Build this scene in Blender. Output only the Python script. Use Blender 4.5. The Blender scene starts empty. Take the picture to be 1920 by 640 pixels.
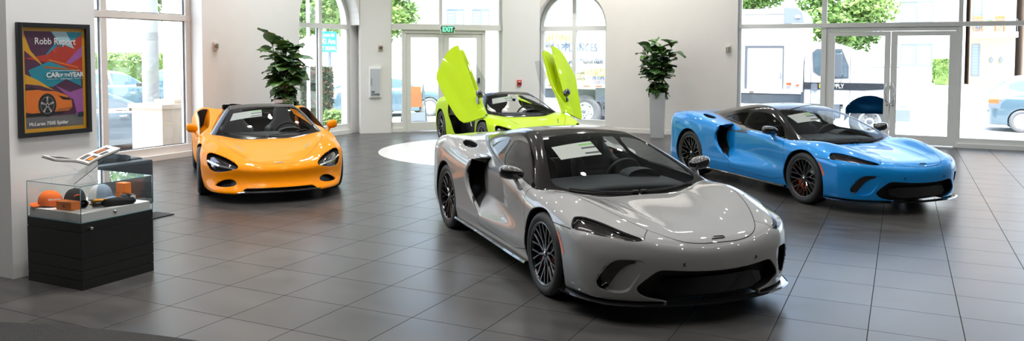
import math, random
import numpy as np

# ---------------------------------------------------------------- curves and solids
def spline(kn):
    """natural cubic spline through knots (x ascending), linear outside"""
    kn = sorted(kn); X = np.array([k[0] for k in kn], float); Y = np.array([k[1] for k in kn], float)
    n = len(X); h = np.diff(X); A = np.eye(n); b = np.zeros(n)
    for i in range(1, n - 1):
        A[i, i - 1] = h[i - 1]; A[i, i] = 2 * (h[i - 1] + h[i]); A[i, i + 1] = h[i]
        b[i] = 6 * ((Y[i + 1] - Y[i]) / h[i] - (Y[i] - Y[i - 1]) / h[i - 1])
    M = np.linalg.solve(A, b)
    s0 = (Y[1] - Y[0]) / h[0] - h[0] * (2 * M[0] + M[1]) / 6
    s1 = (Y[-1] - Y[-2]) / h[-1] + h[-1] * (M[-2] + 2 * M[-1]) / 6
    def f(x):
        x = np.asarray(x, float); xc = np.clip(x, X[0], X[-1])
        i = np.clip(np.searchsorted(X, xc) - 1, 0, n - 2)
        a = X[i + 1] - xc; c = xc - X[i]; hh = h[i]
        y = (M[i] * a ** 3 + M[i + 1] * c ** 3) / (6 * hh) + (Y[i] / hh - M[i] * hh / 6) * a + (Y[i + 1] / hh - M[i + 1] * hh / 6) * c
        return y + np.where(x < X[0], s0 * (x - X[0]), 0) + np.where(x > X[-1], s1 * (x - X[-1]), 0)
    return f
def lin(kn):
    kn = sorted(kn); X = [k[0] for k in kn]; Y = [k[1] for k in kn]
    return lambda x: np.interp(x, X, Y)
def smin(a, b, k):
    h = np.maximum(k - np.abs(a - b), 0) / k
    return np.minimum(a, b) - h * h * k * .25
def smax(a, b, k): return -smin(-a, -b, k)
def sstep(a, b, x):
    t = np.clip((x - a) / (b - a), 0, 1); return t * t * (3 - 2 * t)
def bump(x, c, w): return np.exp(-((x - c) / w) ** 2)
def poly_sdf(P, A, B):
    """signed distance (inside > 0) of 2-D points to a closed polygon"""
    P = np.asarray(P, float); n = len(P); d = np.full(A.shape, 1e9); ins = np.zeros(A.shape, bool)
    for i in range(n):
        x0, y0 = P[i]; x1, y1 = P[(i + 1) % n]; ex, ey = x1 - x0, y1 - y0
        t = np.clip(((A - x0) * ex + (B - y0) * ey) / (ex * ex + ey * ey + 1e-12), 0, 1)
        d = np.minimum(d, (A - x0 - t * ex) ** 2 + (B - y0 - t * ey) ** 2)
        c = ((y0 > B) != (y1 > B)) & (A < ex * (B - y0) / (ey if abs(ey) > 1e-12 else 1e-12) + x0)
        ins ^= c
    return np.where(ins, 1, -1) * np.sqrt(d)
def smooth_poly(P, n=2, closed=True):
    P = [np.array(p, float) for p in P]
    for _ in range(n):
        Q = []; m = len(P)
        for i in range(m if closed else m - 1):
            a, b = P[i], P[(i + 1) % m]; Q += [a * .75 + b * .25, a * .25 + b * .75]
        if not closed: Q = [P[0]] + Q + [P[-1]]
        P = Q
    return np.array(P)
def grad(F, P, e=1.5e-3):
    G = np.empty_like(P)
    for k in range(3):
        d = np.zeros(3); d[k] = e
        G[:, k] = (F(*(P + d).T) - F(*(P - d).T)) / (2 * e)
    return G
def newton(F, P, it=4, lim=.02, keep_y0=True):
    P = P.copy(); y0 = P[:, 1] < 1e-6
    for _ in range(it):
        f = F(*P.T); G = grad(F, P); s = f / np.maximum((G ** 2).sum(1), .05)
        st = G * s[:, None]; L = np.linalg.norm(st, axis=1); st *= np.minimum(1, lim / np.maximum(L, 1e-9))[:, None]
        P = P - st
        if keep_y0: P[y0, 1] = 0
    return P
def surface_nets(F, lo, hi, h):
    """quads of F = 0 on a grid; y runs from -h/2 so that the mid plane gets its own row of vertices"""
    n = [int(math.ceil((hi[k] - lo[k]) / h)) + 1 for k in range(3)]
    ax = [lo[k] + h * np.arange(n[k]) for k in range(3)]
    V = np.empty(n)
    for i in range(0, n[0], 32):
        g = np.meshgrid(ax[0][i:i + 32], ax[1], ax[2], indexing='ij'); V[i:i + 32] = F(np.abs(g[0]) * np.sign(g[0]), np.abs(g[1]), g[2])
    S = V > 0
    c = np.zeros([m - 1 for m in n], int)
    for a in (0, 1):
        for b in (0, 1):
            for d in (0, 1): c += S[a:n[0] - 1 + a, b:n[1] - 1 + b, d:n[2] - 1 + d]
    act = (c > 0) & (c < 8); idx = np.full(act.shape, -1); I = np.argwhere(act); idx[act] = np.arange(len(I))
    acc = np.zeros((len(I), 3)); cnt = np.zeros(len(I)); AA = np.zeros((len(I), 3, 3)); Ab = np.zeros((len(I), 3))
    O = np.array(lo); Fa = lambda x, y, z: F(x, np.abs(y), z)
    for k in range(3):
        # crossings of all grid edges along axis k, with their normals
        s0 = [slice(None)] * 3; s1 = [slice(None)] * 3; s0[k] = slice(0, n[k] - 1); s1[k] = slice(1, n[k])
        cr = S[tuple(s0)] != S[tuple(s1)]; E = np.argwhere(cr); eid = np.full(cr.shape, -1); eid[cr] = np.arange(len(E))
        v0 = V[tuple(s0)][cr]; v1 = V[tuple(s1)][cr]; t = v0 / (v0 - v1); X = E.astype(float); X[:, k] += t
        G = grad(Fa, O + h * X, h * .08); G /= np.linalg.norm(G, axis=1)[:, None] + 1e-12
        oo = [j for j in range(3) if j != k]
        for a in (0, 1):
            for b in (0, 1):
                q = I.copy(); q[:, oo[0]] += a; q[:, oo[1]] += b; e = eid[tuple(q.T)]; m = e >= 0
                x = X[e[m]] - I[m]; g = G[e[m]]
                acc[m] += x; cnt[m] += 1; AA[m] += g[:, :, None] * g[:, None, :]; Ab[m] += g * (g * x).sum(1)[:, None]
    c0 = acc / cnt[:, None]; lam = .06
    d = np.linalg.solve(AA + lam * np.eye(3), (Ab - np.einsum('nij,nj->ni', AA, c0))[:, :, None])[:, :, 0]
    L = np.linalg.norm(d, axis=1); d *= np.minimum(1, .75 / np.maximum(L, 1e-9))[:, None]
    P = O + h * (I + np.clip(c0 + d, -.05, 1.05))
    Q = []
    for k in range(3):
        o = [(1, 2), (2, 0), (0, 1)][k]
        sl = [slice(1, n[j] - 1) for j in range(3)]; s0 = list(sl); s1 = list(sl)
        s0[k] = slice(0, n[k] - 1); s1[k] = slice(1, n[k])
        A, B = S[tuple(s0)], S[tuple(s1)]
        E = np.argwhere(A != B)
        if not len(E): continue
        flip = A[tuple(E.T)]
        base = E.copy()
        for j in range(3):
            if j != k: base[:, j] += 1
        def cell(du, dv):
            q = base.copy(); q[:, o[0]] -= du; q[:, o[1]] -= dv
            return idx[tuple(q.T)]
        q = np.stack([cell(1, 1), cell(0, 1), cell(0, 0), cell(1, 0)], 1)
        q[~flip] = q[~flip][:, ::-1]
        Q.append(q)
    Q = np.vstack(Q); Q = Q[(Q >= 0).all(1)]
    return P, Q
class Skin:
    """half (y >= 0) triangle skin of a solid, cut along scalar fields into named regions"""
    def __init__(s, F, lo, hi, h):
        s.F = F
        lo = (lo[0], -h / 2, lo[2])
        P, Q = surface_nets(F, lo, hi, h)
        mid = np.abs(P[:, 1]) < h * .5 - 1e-9
        P[P[:, 1] < h * .5 - 1e-9, 1] = 0
        s.P = newton(F, P, 2, h * .25)
        s.T = np.vstack([Q[:, [0, 1, 2]], Q[:, [0, 2, 3]]])
        s.lab = np.zeros(len(s.T), int); s.names = ['body']
    def cut(s, g):
        v = g(s.P); v = np.where(np.abs(v) < 4e-4, 4e-4, v); T = s.T; L = s.lab
        sg = v[T] > 0; n = sg.sum(1); keep = (n == 0) | (n == 3)
        out = [T[keep]]; lo = [L[keep]]
        C = T[~keep]; LC = L[~keep]; sc = sg[~keep]
        if not len(C): return v
        one = sc.sum(1) == 1
        alone = np.where(one[:, None], sc, ~sc).argmax(1)
        r = np.arange(len(C)); a = C[r, alone]; b = C[r, (alone + 1) % 3]; c = C[r, (alone + 2) % 3]
        E = np.vstack([np.stack([a, b], 1), np.stack([a, c], 1)]); E.sort(1)
        U, inv = np.unique(E, axis=0, return_inverse=True); inv = inv.ravel()
        t = v[U[:, 0]] / (v[U[:, 0]] - v[U[:, 1]])
        N = s.P[U[:, 0]] * (1 - t)[:, None] + s.P[U[:, 1]] * t[:, None]
        N = newton(s.F, N, 2, .003)
        k0 = len(s.P); s.P = np.vstack([s.P, N]); i1 = k0 + inv[:len(C)]; i2 = k0 + inv[len(C):]
        out += [np.stack([a, i1, i2], 1), np.stack([i1, b, c], 1), np.stack([i1, c, i2], 1)]; lo += [LC, LC, LC]
        s.T = np.vstack(out); s.lab = np.hstack(lo)
    def split(s, g): s.cut(g)
    def cen(s): return s.P[s.T].mean(1)
    def region(s, name, g, over=None):
        """cut along g = 0 and name the g > 0 side; over: only replace those names"""
        s.cut(g)
        m = g(s.cen()) > 0
        if over is not None: m &= np.isin(s.lab, [s.names.index(o) for o in over if o in s.names])
        if name not in s.names: s.names.append(name)
        s.lab[m] = s.names.index(name)
    def get(s, *names):
        m = np.isin(s.lab, [s.names.index(n) for n in names if n in s.names])
        T = s.T[m]; u, inv = np.unique(T, return_inverse=True)
        return s.P[u], inv.reshape(T.shape)
def plane_poly(P3, rad=.25, sm=2):
    """field > 0 inside a 3-D outline, seen along the outline's own best normal"""
    P3 = np.array(P3, float); c = P3.mean(0); u, w, vt = np.linalg.svd(P3 - c); e1, e2, nn = vt
    Q = smooth_poly([((p - c) @ e1, (p - c) @ e2) for p in P3], sm) if sm else np.array([((p - c) @ e1, (p - c) @ e2) for p in P3])
    def g(X):
        d = X - c; s = poly_sdf(Q, d @ e1, d @ e2)
        return np.where(np.abs(d @ nn) > rad, -np.abs(s) - .01, s)
    return g
def raycast(F, o, d, t0, t1, n=1500):
    t = np.linspace(t0, t1, n); P = o + t[:, None] * d
    f = F(P[:, 0], np.abs(P[:, 1]), P[:, 2]); i = np.argmax(f > 0)
    if f[i] <= 0: return None
    a, b = t[i - 1], t[i]
    for _ in range(30):
        m = (a + b) / 2; p = o + m * d
        if F(np.array([p[0]]), np.array([abs(p[1])]), np.array([p[2]]))[0] > 0: b = m
        else: a = m
    return o + b * d
# ---------------------------------------------------------------- low mid-engined coupe, metres, x forward from mid wheelbase
GT_VENT = smooth_poly([(.832, .285), (.815, .345), (.785, .415), (.745, .462), (.69, .474), (.60, .466), (.655, .448), (.70, .39), (.73, .31), (.755, .235), (.80, .245)], 2)
GT_CHAN = smooth_poly([(.832, .285), (.815, .345), (.785, .415), (.745, .462), (.69, .474), (.55, .470), (.62, .33), (.66, .225), (.80, .235)], 2)
GT_INT = smooth_poly([(-.6, .385), (0, .385), (.25, .392), (.40, .404), (.475, .405), (.53, .36), (.59, .30), (.61, .265), (.592, .235), (.555, .21), (.50, .188), (.3, .16), (0, .15), (-.6, .15)], 2)
def gt_solid(arch=True):
    zc = spline([(2.50, .515), (2.338, .606), (2.15, .646), (1.7, .704), (1.25, .738), (.8, .775), (.2, .84), (-.4, .895), (-.9, .94), (-1.4, .985), (-1.9, .985), (-2.3, .955)])
    rid = spline([(2.5, -.03), (2.34, .004), (2.15, .034), (2.0, .062), (1.85, .084), (1.7, .102), (1.54, .118), (1.35, .116), (1.1, .075), (.7, .03), (.2, .0), (-.4, -.01), (-.9, .015), (-1.35, .04), (-1.8, .02), (-2.3, -.02)])
    ry = spline([(2.5, .55), (2.0, .62), (1.7, .69), (1.35, .755), (1.0, .80), (.6, .8), (-.4, .8), (-1.35, .82), (-2.3, .75)])
    wid = spline([(2.6, .70), (2.3, .80), (2.0, .895), (1.7, .945), (1.34, .972), (.9, .955), (.4, .945), (-.2, .952), (-.6, .962), (-1.1, .978), (-1.5, .975), (-1.9, .93), (-2.3, .84)])
    xn = spline([(0, 2.415), (.2, 2.40), (.4, 2.353), (.55, 2.295), (.7, 2.205), (.85, 2.06), (1.0, 1.86)])
    xoff = spline([(.0, -.10), (.16, -.045), (.30, -.012), (.42, .002), (.50, .004), (.62, -.03)])
    xr = spline([(0, -2.27), (.4, -2.25), (.7, -2.17), (.85, -2.06), (1.0, -1.86)])
    dep = spline([(-1.3, .21), (-.62, .205), (-.50, .19), (-.40, .160), (-.25, .140), (-.0, .115), (.3, .07), (.7, .024), (1.0, 0), (1.4, 0)])
    xedge = spline([(.30, -.12), (.345, -.20), (.385, -.285), (.44, -.40), (.50, -.50), (.58, -.58), (.70, -.61), (.796, -.58), (.855, -.53), (.90, -.38), (.96, -.12)])
    zr = spline([(1.45, .655), (1.25, .745), (.9, .905), (.5, 1.068), (.2, 1.163), (0, 1.198), (-.2, 1.205), (-.5, 1.182), (-.9, 1.118), (-1.4, 1.03), (-2.0, .94), (-2.4, .88)])
    gb = spline([(1.5, .79), (1.1, .80), (.6, .79), (.2, .772), (-.2, .748), (-.5, .715), (-.8, .675), (-1.2, .60), (-1.7, .48), (-2.2, .4)])
    def tuck(z): return .5 * np.maximum(z - .69, 0) ** 2 + .8 * np.maximum(.42 - z, 0) ** 2
    def side_rear(x, z): return wid(x) - tuck(z) - .012 * bump(z, .42, .12) * sstep(-1.2, -.6, x)
    def side_main(x, z):
        d = np.maximum(dep(np.clip(x, -1.3, 1.4)), 0) * sstep(.31, .54, z) * (1 - .75 * sstep(.855, .93, z) * sstep(-.05, -.5, x))
        belly = .014 * bump(z, .47, .10) * bump(x, .55, .45)
        return wid(x) - tuck(z) - d - belly
    def top(x, y):
        r = rid(x); c = ry(x)
        t = zc(x) + r * bump(y, c, .235) - .06 * (y / .9) ** 2 * sstep(.2, 1.2, np.abs(x - .2)) * np.where(x > 0, 1, .4)
        yk = .30 + (2.2 - x) * .17
        t = t + .012 * np.exp(-np.sqrt((y - yk) ** 2 + 2e-4) / .06) * sstep(2.3, 2.0, x) * sstep(.95, 1.3, x)
        return t
    def F(x, y, z, want=None):
        z = np.asarray(z, float); y = np.asarray(y, float); x = np.asarray(x, float)
        T = top(x, y); sr = side_rear(x, z); sm = side_main(x, z)
        tp = (T - z) * .97
        yc = np.minimum(y, 1.1)
        pc = poly_sdf(GT_CHAN, y, z); pi = poly_sdf(GT_INT, y, z)
        face = xn(yc) + xoff(z)
        fr = (face - x) * .9
        fr = smin(fr, -np.minimum(pc, (x - face + .085 * sstep(.575, .76, y)) * .9), .005)
        fr = smin(fr, -np.minimum(pi, (x - face + .11) * .9), .004)
        rr = (x - xr(yc) + .12 * np.maximum(.5 - z, 0) - .05 * bump(z, .93, .05)) * .95
        m = smin(tp, sm - y, .10)
        rf = smin(tp, sr - y, .13)
        rf = smin(rf, (xedge(z) - x) * .8, .035)
        duct = np.minimum(np.minimum(sr - .040 - y, y - sm + .002), np.minimum(np.minimum(z - .37, .868 - .30 * np.clip(sr - y, 0, .2) - z), x + 1.0))
        rf = smin(rf, -duct, .010)
        lo = smax(m, rf, .008)
        lo = smin(lo, fr, .06)
        lo = smin(lo, rr, .06)
        lo = smin(lo, z - .135 - .02 * sstep(1.5, 2.0, x), .03)
        rt = (zr(x) - (.075 + .03 * sstep(.6, -.4, x)) * y * y - z) * .93
        gs = (gb(x) - .72 * np.maximum(z - .85, -.06) - .35 * np.maximum(z - .95, 0) ** 2 - y) * .81
        gh = smin(smin(rt, gs, .07), np.minimum(z - .5, np.minimum(x + 2.0, 1.6 - x)), .03)
        if want == 'gh': return gh - lo
        f = smax(lo, gh, .016)
        # shoulder scoop: a slot sinking into the haunch, open to the front
        u = x + 1.06; v = y - .765 - .10 * u
        sc = np.minimum((1 - np.sqrt((u / .165) ** 2 + (v / .072) ** 2 + 1e-6)) * .07, z - T + .07)
        f = smin(f, -sc, .010)
        if arch:
            for cx, cz, r in ((1.3375, .333, .366), (-1.3375, .353, .390)):
                f = smin(f, -np.minimum(r - np.sqrt((x - cx) ** 2 + (z - cz) ** 2), y - .60), .014)
        return f
    F.front = lambda y, z: xn(np.minimum(y, 1.1)) + xoff(z)
    F.xn = xn; F.wid = wid; F.top = top; F.side = side_rear; F.main = side_main; F.xedge = xedge
    return F
# ---------------------------------------------------------------- open two-seater with eye-socket lamps
SP_VENT = smooth_poly([(.775, .215), (.73, .262), (.66, .302), (.58, .312), (.53, .285), (.52, .25), (.58, .222), (.68, .210)], 2)
SP_EYE = [(1.80, .835, .625), (1.92, .735, .605), (2.10, .60, .555), (2.30, .47, .468), (2.24, .57, .42), (2.10, .70, .385), (1.98, .775, .385), (1.90, .82, .44), (1.83, .85, .53)]
def sp_solid(arch=True):
    zc = spline([(2.50, .395), (2.40, .448), (2.317, .487), (2.1, .548), (1.9, .598), (1.6, .662), (1.25, .712), (.9, .745), (.4, .79), (0, .84), (-.6, .91), (-1.2, .95), (-1.8, .935), (-2.3, .87)])
    rid = spline([(2.5, -.03), (2.2, .012), (1.9, .055), (1.7, .08), (1.35, .09), (1.1, .07), (.8, .04), (.3, .04), (-.3, .05), (-.9, .07), (-1.3, .075), (-1.8, .03), (-2.3, -.02)])
    ry = spline([(2.5, .58), (1.9, .66), (1.6, .70), (1.35, .75), (.9, .82), (.6, .84), (-.4, .84), (-1.3, .80), (-2.3, .72)])
    wid = spline([(2.6, .66), (2.3, .79), (2.0, .885), (1.7, .935), (1.335, .962), (.8, .95), (.2, .948), (-.5, .962), (-1.0, .985), (-1.335, .992), (-1.8, .955), (-2.25, .86)])
    xn = spline([(0, 2.41), (.25, 2.385), (.47, 2.315), (.6, 2.235), (.75, 2.075), (.86, 1.90), (1.0, 1.62)])
    xoff = spline([(.0, .05), (.10, .075), (.165, .085), (.215, .035), (.28, -.01), (.36, -.012), (.44, .0), (.55, -.05)])
    xr = spline([(0, -2.22), (.4, -2.2), (.7, -2.12), (.85, -2.0), (1.0, -1.8)])
    dep = spline([(-1.2, .20), (-.9, .20), (-.4, .185), (.1, .165), (.4, .13), (.62, .06), (.8, 0), (1.4, 0)])
    zedge = spline([(1.0, .66), (.72, .705), (.6, .755), (.4, .805), (.2, .845), (-.2, .90), (-.5, .94), (-.9, .975), (-1.2, .99)])
    zr = spline([(1.45, .625), (1.25, .715), (.9, .885), (.6, 1.02), (.37, 1.115), (.2, 1.16), (-.05, 1.185), (-.4, 1.17), (-.8, 1.105), (-1.3, .99), (-1.9, .90), (-2.3, .84)])
    gb = spline([(1.5, .74), (1.1, .755), (.8, .755), (.4, .745), (0, .725), (-.4, .70), (-.8, .67), (-1.2, .62), (-1.7, .5), (-2.2, .42)])
    def tuck(z): return .5 * np.maximum(z - .62, 0) ** 2 + .7 * np.maximum(.42 - z, 0) ** 2
    def side_out(x, z): return wid(x) - tuck(z) - .03 * bump(z, .40, .14) * bump(x, .1, .7)
    def side_main(x, z): return side_out(x, z) - np.maximum(dep(np.clip(x, -1.2, 1.4)), 0) * sstep(.58, .76, z)
    def top(x, y):
        t = zc(x) + rid(x) * bump(y, ry(x), .26) - .05 * (y / .9) ** 2 * sstep(.2, 1.2, np.abs(x - .2)) * np.where(x > 0, 1, .2)
        return t
    eye = plane_poly(SP_EYE, .16, 2)
    def F(x, y, z, want=None):
        z = np.asarray(z, float); y = np.asarray(y, float); x = np.asarray(x, float)
        sh = x.shape
        T = top(x, y); so = side_out(x, z); sm = side_main(x, z); yc = np.minimum(y, 1.1)
        eyeP = eye(np.stack([np.broadcast_to(a, np.broadcast(x, y, z).shape).ravel() for a in (x, y, z)], 1)).reshape(np.broadcast(x, y, z).shape)
        face = xn(yc) + xoff(z); fr = (face - x) * .9; fr = smin(fr, -np.minimum(poly_sdf(SP_VENT, y, z), (x - face + .09 * sstep(.50, .62, y)) * .9), .006)
        rr = (x - xr(yc) + .15 * np.maximum(.5 - z, 0)) * .95
        tp = (T - z) * .97
        m = smin(tp, sm - y, .10)
        # outer skin with the long air channel between it and the cabin
        oz = smin(zedge(np.clip(x, -1.3, 1.0)) - z, (.72 - x) * .5 + (zedge(.7) - z) * .8 + .0, .05) * .9
        T2 = np.maximum(T, zedge(np.clip(x, -1.3, .9)) + .015 - .6 * (y - .80) ** 2 - 2.0 * np.maximum(-.9 - x, 0) ** 1.5 * .12)
        rf = smin((T2 - z) * .9, so - y, .13)
        duct = np.minimum(np.minimum(so - .042 - y, y - sm + .002), np.minimum(np.minimum(z - .60, x + 1.05), .70 - x))
        rf = smin(rf, -duct, .014)
        rf = np.where(x < .95, rf, m)
        lo = np.maximum(m, rf)
        lo = smin(lo, fr, .05)
        lo = smin(lo, rr, .06)
        zb = .125 + .072 * sstep(.53, .40, y) * sstep(1.9, 2.2, x)
        lo = smin(lo, z - zb, .03)
        rt = (zr(x) - .10 * y * y - z) * .93
        gs = (gb(x) - .72 * np.maximum(z - .80, -.06) - .25 * np.maximum(z - .95, 0) ** 2 - y) * .81
        rt = rt - .10 * bump(y, 0, .26) * sstep(-.45, -.75, x)
        gh = smin(smin(rt, gs, .06), np.minimum(z - .45, np.minimum(x + 1.9, 1.6 - x)), .03)
        if want == 'gh': return gh - lo
        f = smax(lo, gh, .014)
        f = smin(f, -np.minimum(eyeP, .045 - f), .006)
        if arch:
            for cx, cz, r in ((1.335, .327, .362), (-1.335, .346, .385)):
                f = smin(f, -np.minimum(r - np.sqrt((x - cx) ** 2 + (z - cz) ** 2), y - .60), .014)
        return f
    F.front = lambda y, z: xn(np.minimum(y, 1.1)) + xoff(z)
    F.xn = xn; F.wid = wid; F.top = top; F.side = side_out; F.main = side_main; F.eye = eye; F.zedge = zedge
    return F
import bpy, bmesh
from mathutils import Vector, Matrix, Euler
sc = bpy.context.scene
COL = sc.collection
R = math.radians
# ---------------------------------------------------------------- materials
def mat(name, col, rough=.5, metal=0., coat=0., noise=0., nscale=40., bumpy=0., spec=None, trans=0., ior=None, alpha=None, emit=None, estr=0., aniso=None):
    m = bpy.data.materials.new(name); m.use_nodes = True; nt = m.node_tree; b = nt.nodes['Principled BSDF']
    b.inputs['Base Color'].default_value = (*col, 1); b.inputs['Roughness'].default_value = rough; b.inputs['Metallic'].default_value = metal
    b.inputs['Coat Weight'].default_value = coat; b.inputs['Coat Roughness'].default_value = .02
    if spec is not None: b.inputs['Specular IOR Level'].default_value = spec
    if trans: b.inputs['Transmission Weight'].default_value = trans
    if ior: b.inputs['IOR'].default_value = ior
    if emit: b.inputs['Emission Color'].default_value = (*emit, 1); b.inputs['Emission Strength'].default_value = estr
    if noise or bumpy:
        tc = nt.nodes.new('ShaderNodeTexCoord'); n = nt.nodes.new('ShaderNodeTexNoise'); n.inputs['Scale'].default_value = nscale; n.inputs['Detail'].default_value = 4
        nt.links.new(tc.outputs['Object'], n.inputs['Vector'])
        if noise:
            mx = nt.nodes.new('ShaderNodeMix'); mx.data_type = 'RGBA'; mx.blend_type = 'MULTIPLY'; mx.inputs[0].default_value = noise
            mx.inputs[6].default_value = (*col, 1); nt.links.new(n.outputs['Fac'], mx.inputs[7]); nt.links.new(mx.outputs[2], b.inputs['Base Color'])
        if bumpy:
            bp = nt.nodes.new('ShaderNodeBump'); bp.inputs['Strength'].default_value = bumpy; bp.inputs['Distance'].default_value = .004
            nt.links.new(n.outputs['Fac'], bp.inputs['Height']); nt.links.new(bp.outputs['Normal'], b.inputs['Normal'])
    return m
def glass(name, tint=(1, 1, 1), refl=1., rough=0., r0=.045):
    """thin pane: clear transmission plus a Fresnel reflection"""
    m = bpy.data.materials.new(name); m.use_nodes = True; nt = m.node_tree; nt.nodes.clear()
    o = nt.nodes.new('ShaderNodeOutputMaterial'); t = nt.nodes.new('ShaderNodeBsdfTransparent'); g = nt.nodes.new('ShaderNodeBsdfGlossy'); mx = nt.nodes.new('ShaderNodeMixShader'); f = nt.nodes.new('ShaderNodeLayerWeight'); f.inputs['Blend'].default_value = .5; pw = nt.nodes.new('ShaderNodeMath'); pw.operation = 'POWER'; pw.inputs[1].default_value = 5; ma = nt.nodes.new('ShaderNodeMath'); ma.operation = 'MULTIPLY_ADD'; ma.inputs[1].default_value = .92; ma.inputs[2].default_value = r0
    nt.links.new(f.outputs['Facing'], pw.inputs[0]); nt.links.new(pw.outputs[0], ma.inputs[0]); nt.links.new(ma.outputs[0], mx.inputs[0])
    t.inputs['Color'].default_value = (*tint, 1); g.inputs['Roughness'].default_value = rough; g.inputs['Color'].default_value = (refl, refl, refl, 1)
    nt.links.new(t.outputs[0], mx.inputs[1]); nt.links.new(g.outputs[0], mx.inputs[2]); nt.links.new(mx.outputs[0], o.inputs['Surface'])
    return m
# ---------------------------------------------------------------- mesh builder
class MB:
    def __init__(s): s.v = []; s.f = []; s.m = []; s.sm = []
    def add(s, V, F, mi=0, smooth=False):
        k = len(s.v); s.v += [tuple(map(float, p)) for p in V]; s.f += [tuple(k + i for i in f) for f in F]; s.m += [mi] * len(F); s.sm += [smooth] * len(F); return s
    def box(s, c, d, mi=0, rz=0., bev=0., rot=None):
        """box by centre and full size, optional bevel and rotation"""
        s.nb = getattr(s, 'nb', 0) + 1; d = [q + .0005 * (s.nb % 5) for q in d]      # keep the faces of meeting bars out of one plane
        bm = bmesh.new(); bmesh.ops.create_cube(bm, size=1)
        for v in bm.verts: v.co = Vector((v.co.x * d[0], v.co.y * d[1], v.co.z * d[2]))
        if bev: bmesh.ops.bevel(bm, geom=bm.edges[:] , offset=bev, segments=2, profile=.7, affect='EDGES')
        M = Matrix.Translation(c) @ (rot.to_matrix().to_4x4() if rot is not None else Matrix.Rotation(rz, 4, 'Z'))
        bm.verts.index_update(); s.add([M @ v.co for v in bm.verts], [[v.index for v in f.verts] for f in bm.faces], mi, False); bm.free(); return s
    def span(s, a, b, mi=0, bev=0.):
        return s.box([(a[i] + b[i]) / 2 for i in range(3)], [abs(b[i] - a[i]) for i in range(3)], mi, bev=bev)
    def tube(s, pts, r, n=8, mi=0, closed=False, cap=True, smooth=True):
        pts = [Vector(p) for p in pts]; m = len(pts); rr = r if hasattr(r, '__len__') else [r] * m; V = []; F = []
        up = None
        for i, p in enumerate(pts):
            a = pts[(i - 1) % m] if (closed or i > 0) else p; b = pts[(i + 1) % m] if (closed or i < m - 1) else p
            t = (b - a).normalized()
            if up is None: up = t.orthogonal().normalized()
            up = (up - t * up.dot(t)).normalized(); w = t.cross(up)
            for k in range(n):
                an = 2 * math.pi * k / n; V.append(p + (up * math.cos(an) + w * math.sin(an)) * rr[i])
        for i in range(m if closed else m - 1):
            for k in range(n):
                j = (i + 1) % m; F.append((i * n + k, i * n + (k + 1) % n, j * n + (k + 1) % n, j * n + k))
        if cap and not closed: F += [tuple(range(n))[::-1], tuple((m - 1) * n + k for k in range(n))]
        return s.add(V, F, mi, smooth)
    def lathe(s, prof, n=48, axis='y', c=(0, 0, 0), mi=0, smooth=True, close=False):
        """prof: (radius, along axis)"""
        V = []; F = []; m = len(prof)
        for k in range(n):
            a = 2 * math.pi * k / n
            for r, h in prof:
                p = {'y': (r * math.cos(a), h, r * math.sin(a)), 'z': (r * math.cos(a), r * math.sin(a), h), 'x': (h, r * math.cos(a), r * math.sin(a))}[axis]
                V.append((p[0] + c[0], p[1] + c[1], p[2] + c[2]))
        for k in range(n):
            for i in range(m if close else m - 1):
                j = (i + 1) % m; F.append((k * m + i, k * m + j, ((k + 1) % n) * m + j, ((k + 1) % n) * m + i))
        return s.add(V, F, mi, smooth)
    def bar(s, path, up, mi=0, smooth=False):
        """path: (point, width, thickness); flat bar with width across and thickness along 'up'"""
        V = []; F = []; n = len(path); up = Vector(up)
        for i, (p, w, t) in enumerate(path):
            p = Vector(p); a = Vector(path[max(i - 1, 0)][0]); b = Vector(path[min(i + 1, n - 1)][0]); d = (b - a).normalized(); sd = d.cross(up).normalized(); u = sd.cross(d)
            for q in ((-.5, 0), (-.32, .5), (.32, .5), (.5, 0), (.32, -.5), (-.32, -.5)): V.append(p + sd * w * q[0] + u * t * q[1])
        for i in range(n - 1):
            for k in range(6): F.append((i * 6 + k, i * 6 + (k + 1) % 6, i * 6 + 6 + (k + 1) % 6, i * 6 + 6 + k))
        F += [tuple(range(6))[::-1], tuple((n - 1) * 6 + k for k in range(6))]
        return s.add(V, F, mi, smooth)
    def prism(s, P, a, b, axis='y', mi=0):
        """polygon P extruded from a to b along axis"""
        n = len(P); mk = {'y': lambda u, v, h: (u, h, v), 'z': lambda u, v, h: (u, v, h), 'x': lambda u, v, h: (h, u, v)}[axis]
        V = [mk(u, v, a) for u, v in P] + [mk(u, v, b) for u, v in P]
        F = [tuple(range(n)), tuple(range(n, 2 * n))[::-1]] + [(i, i + n, (i + 1) % n + n, (i + 1) % n) for i in range(n)]
        return s.add(V, F, mi)
    def build(s, name, mats, parent=None, loc=(0, 0, 0), rot=(0, 0, 0), fix=True, auto=None):
        me = bpy.data.meshes.new(name); me.from_pydata(s.v, [], s.f)
        for m in (mats if isinstance(mats, (list, tuple)) else [mats]): me.materials.append(m)
        me.polygons.foreach_set('material_index', s.m); me.polygons.foreach_set('use_smooth', s.sm)
        if fix:
            bm = bmesh.new(); bm.from_mesh(me); bmesh.ops.recalc_face_normals(bm, faces=bm.faces); bm.to_mesh(me); bm.free()
        me.update(); o = bpy.data.objects.new(name, me); COL.objects.link(o); o.location = loc; o.rotation_euler = rot
        if parent: o.parent = parent
        return o
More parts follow.
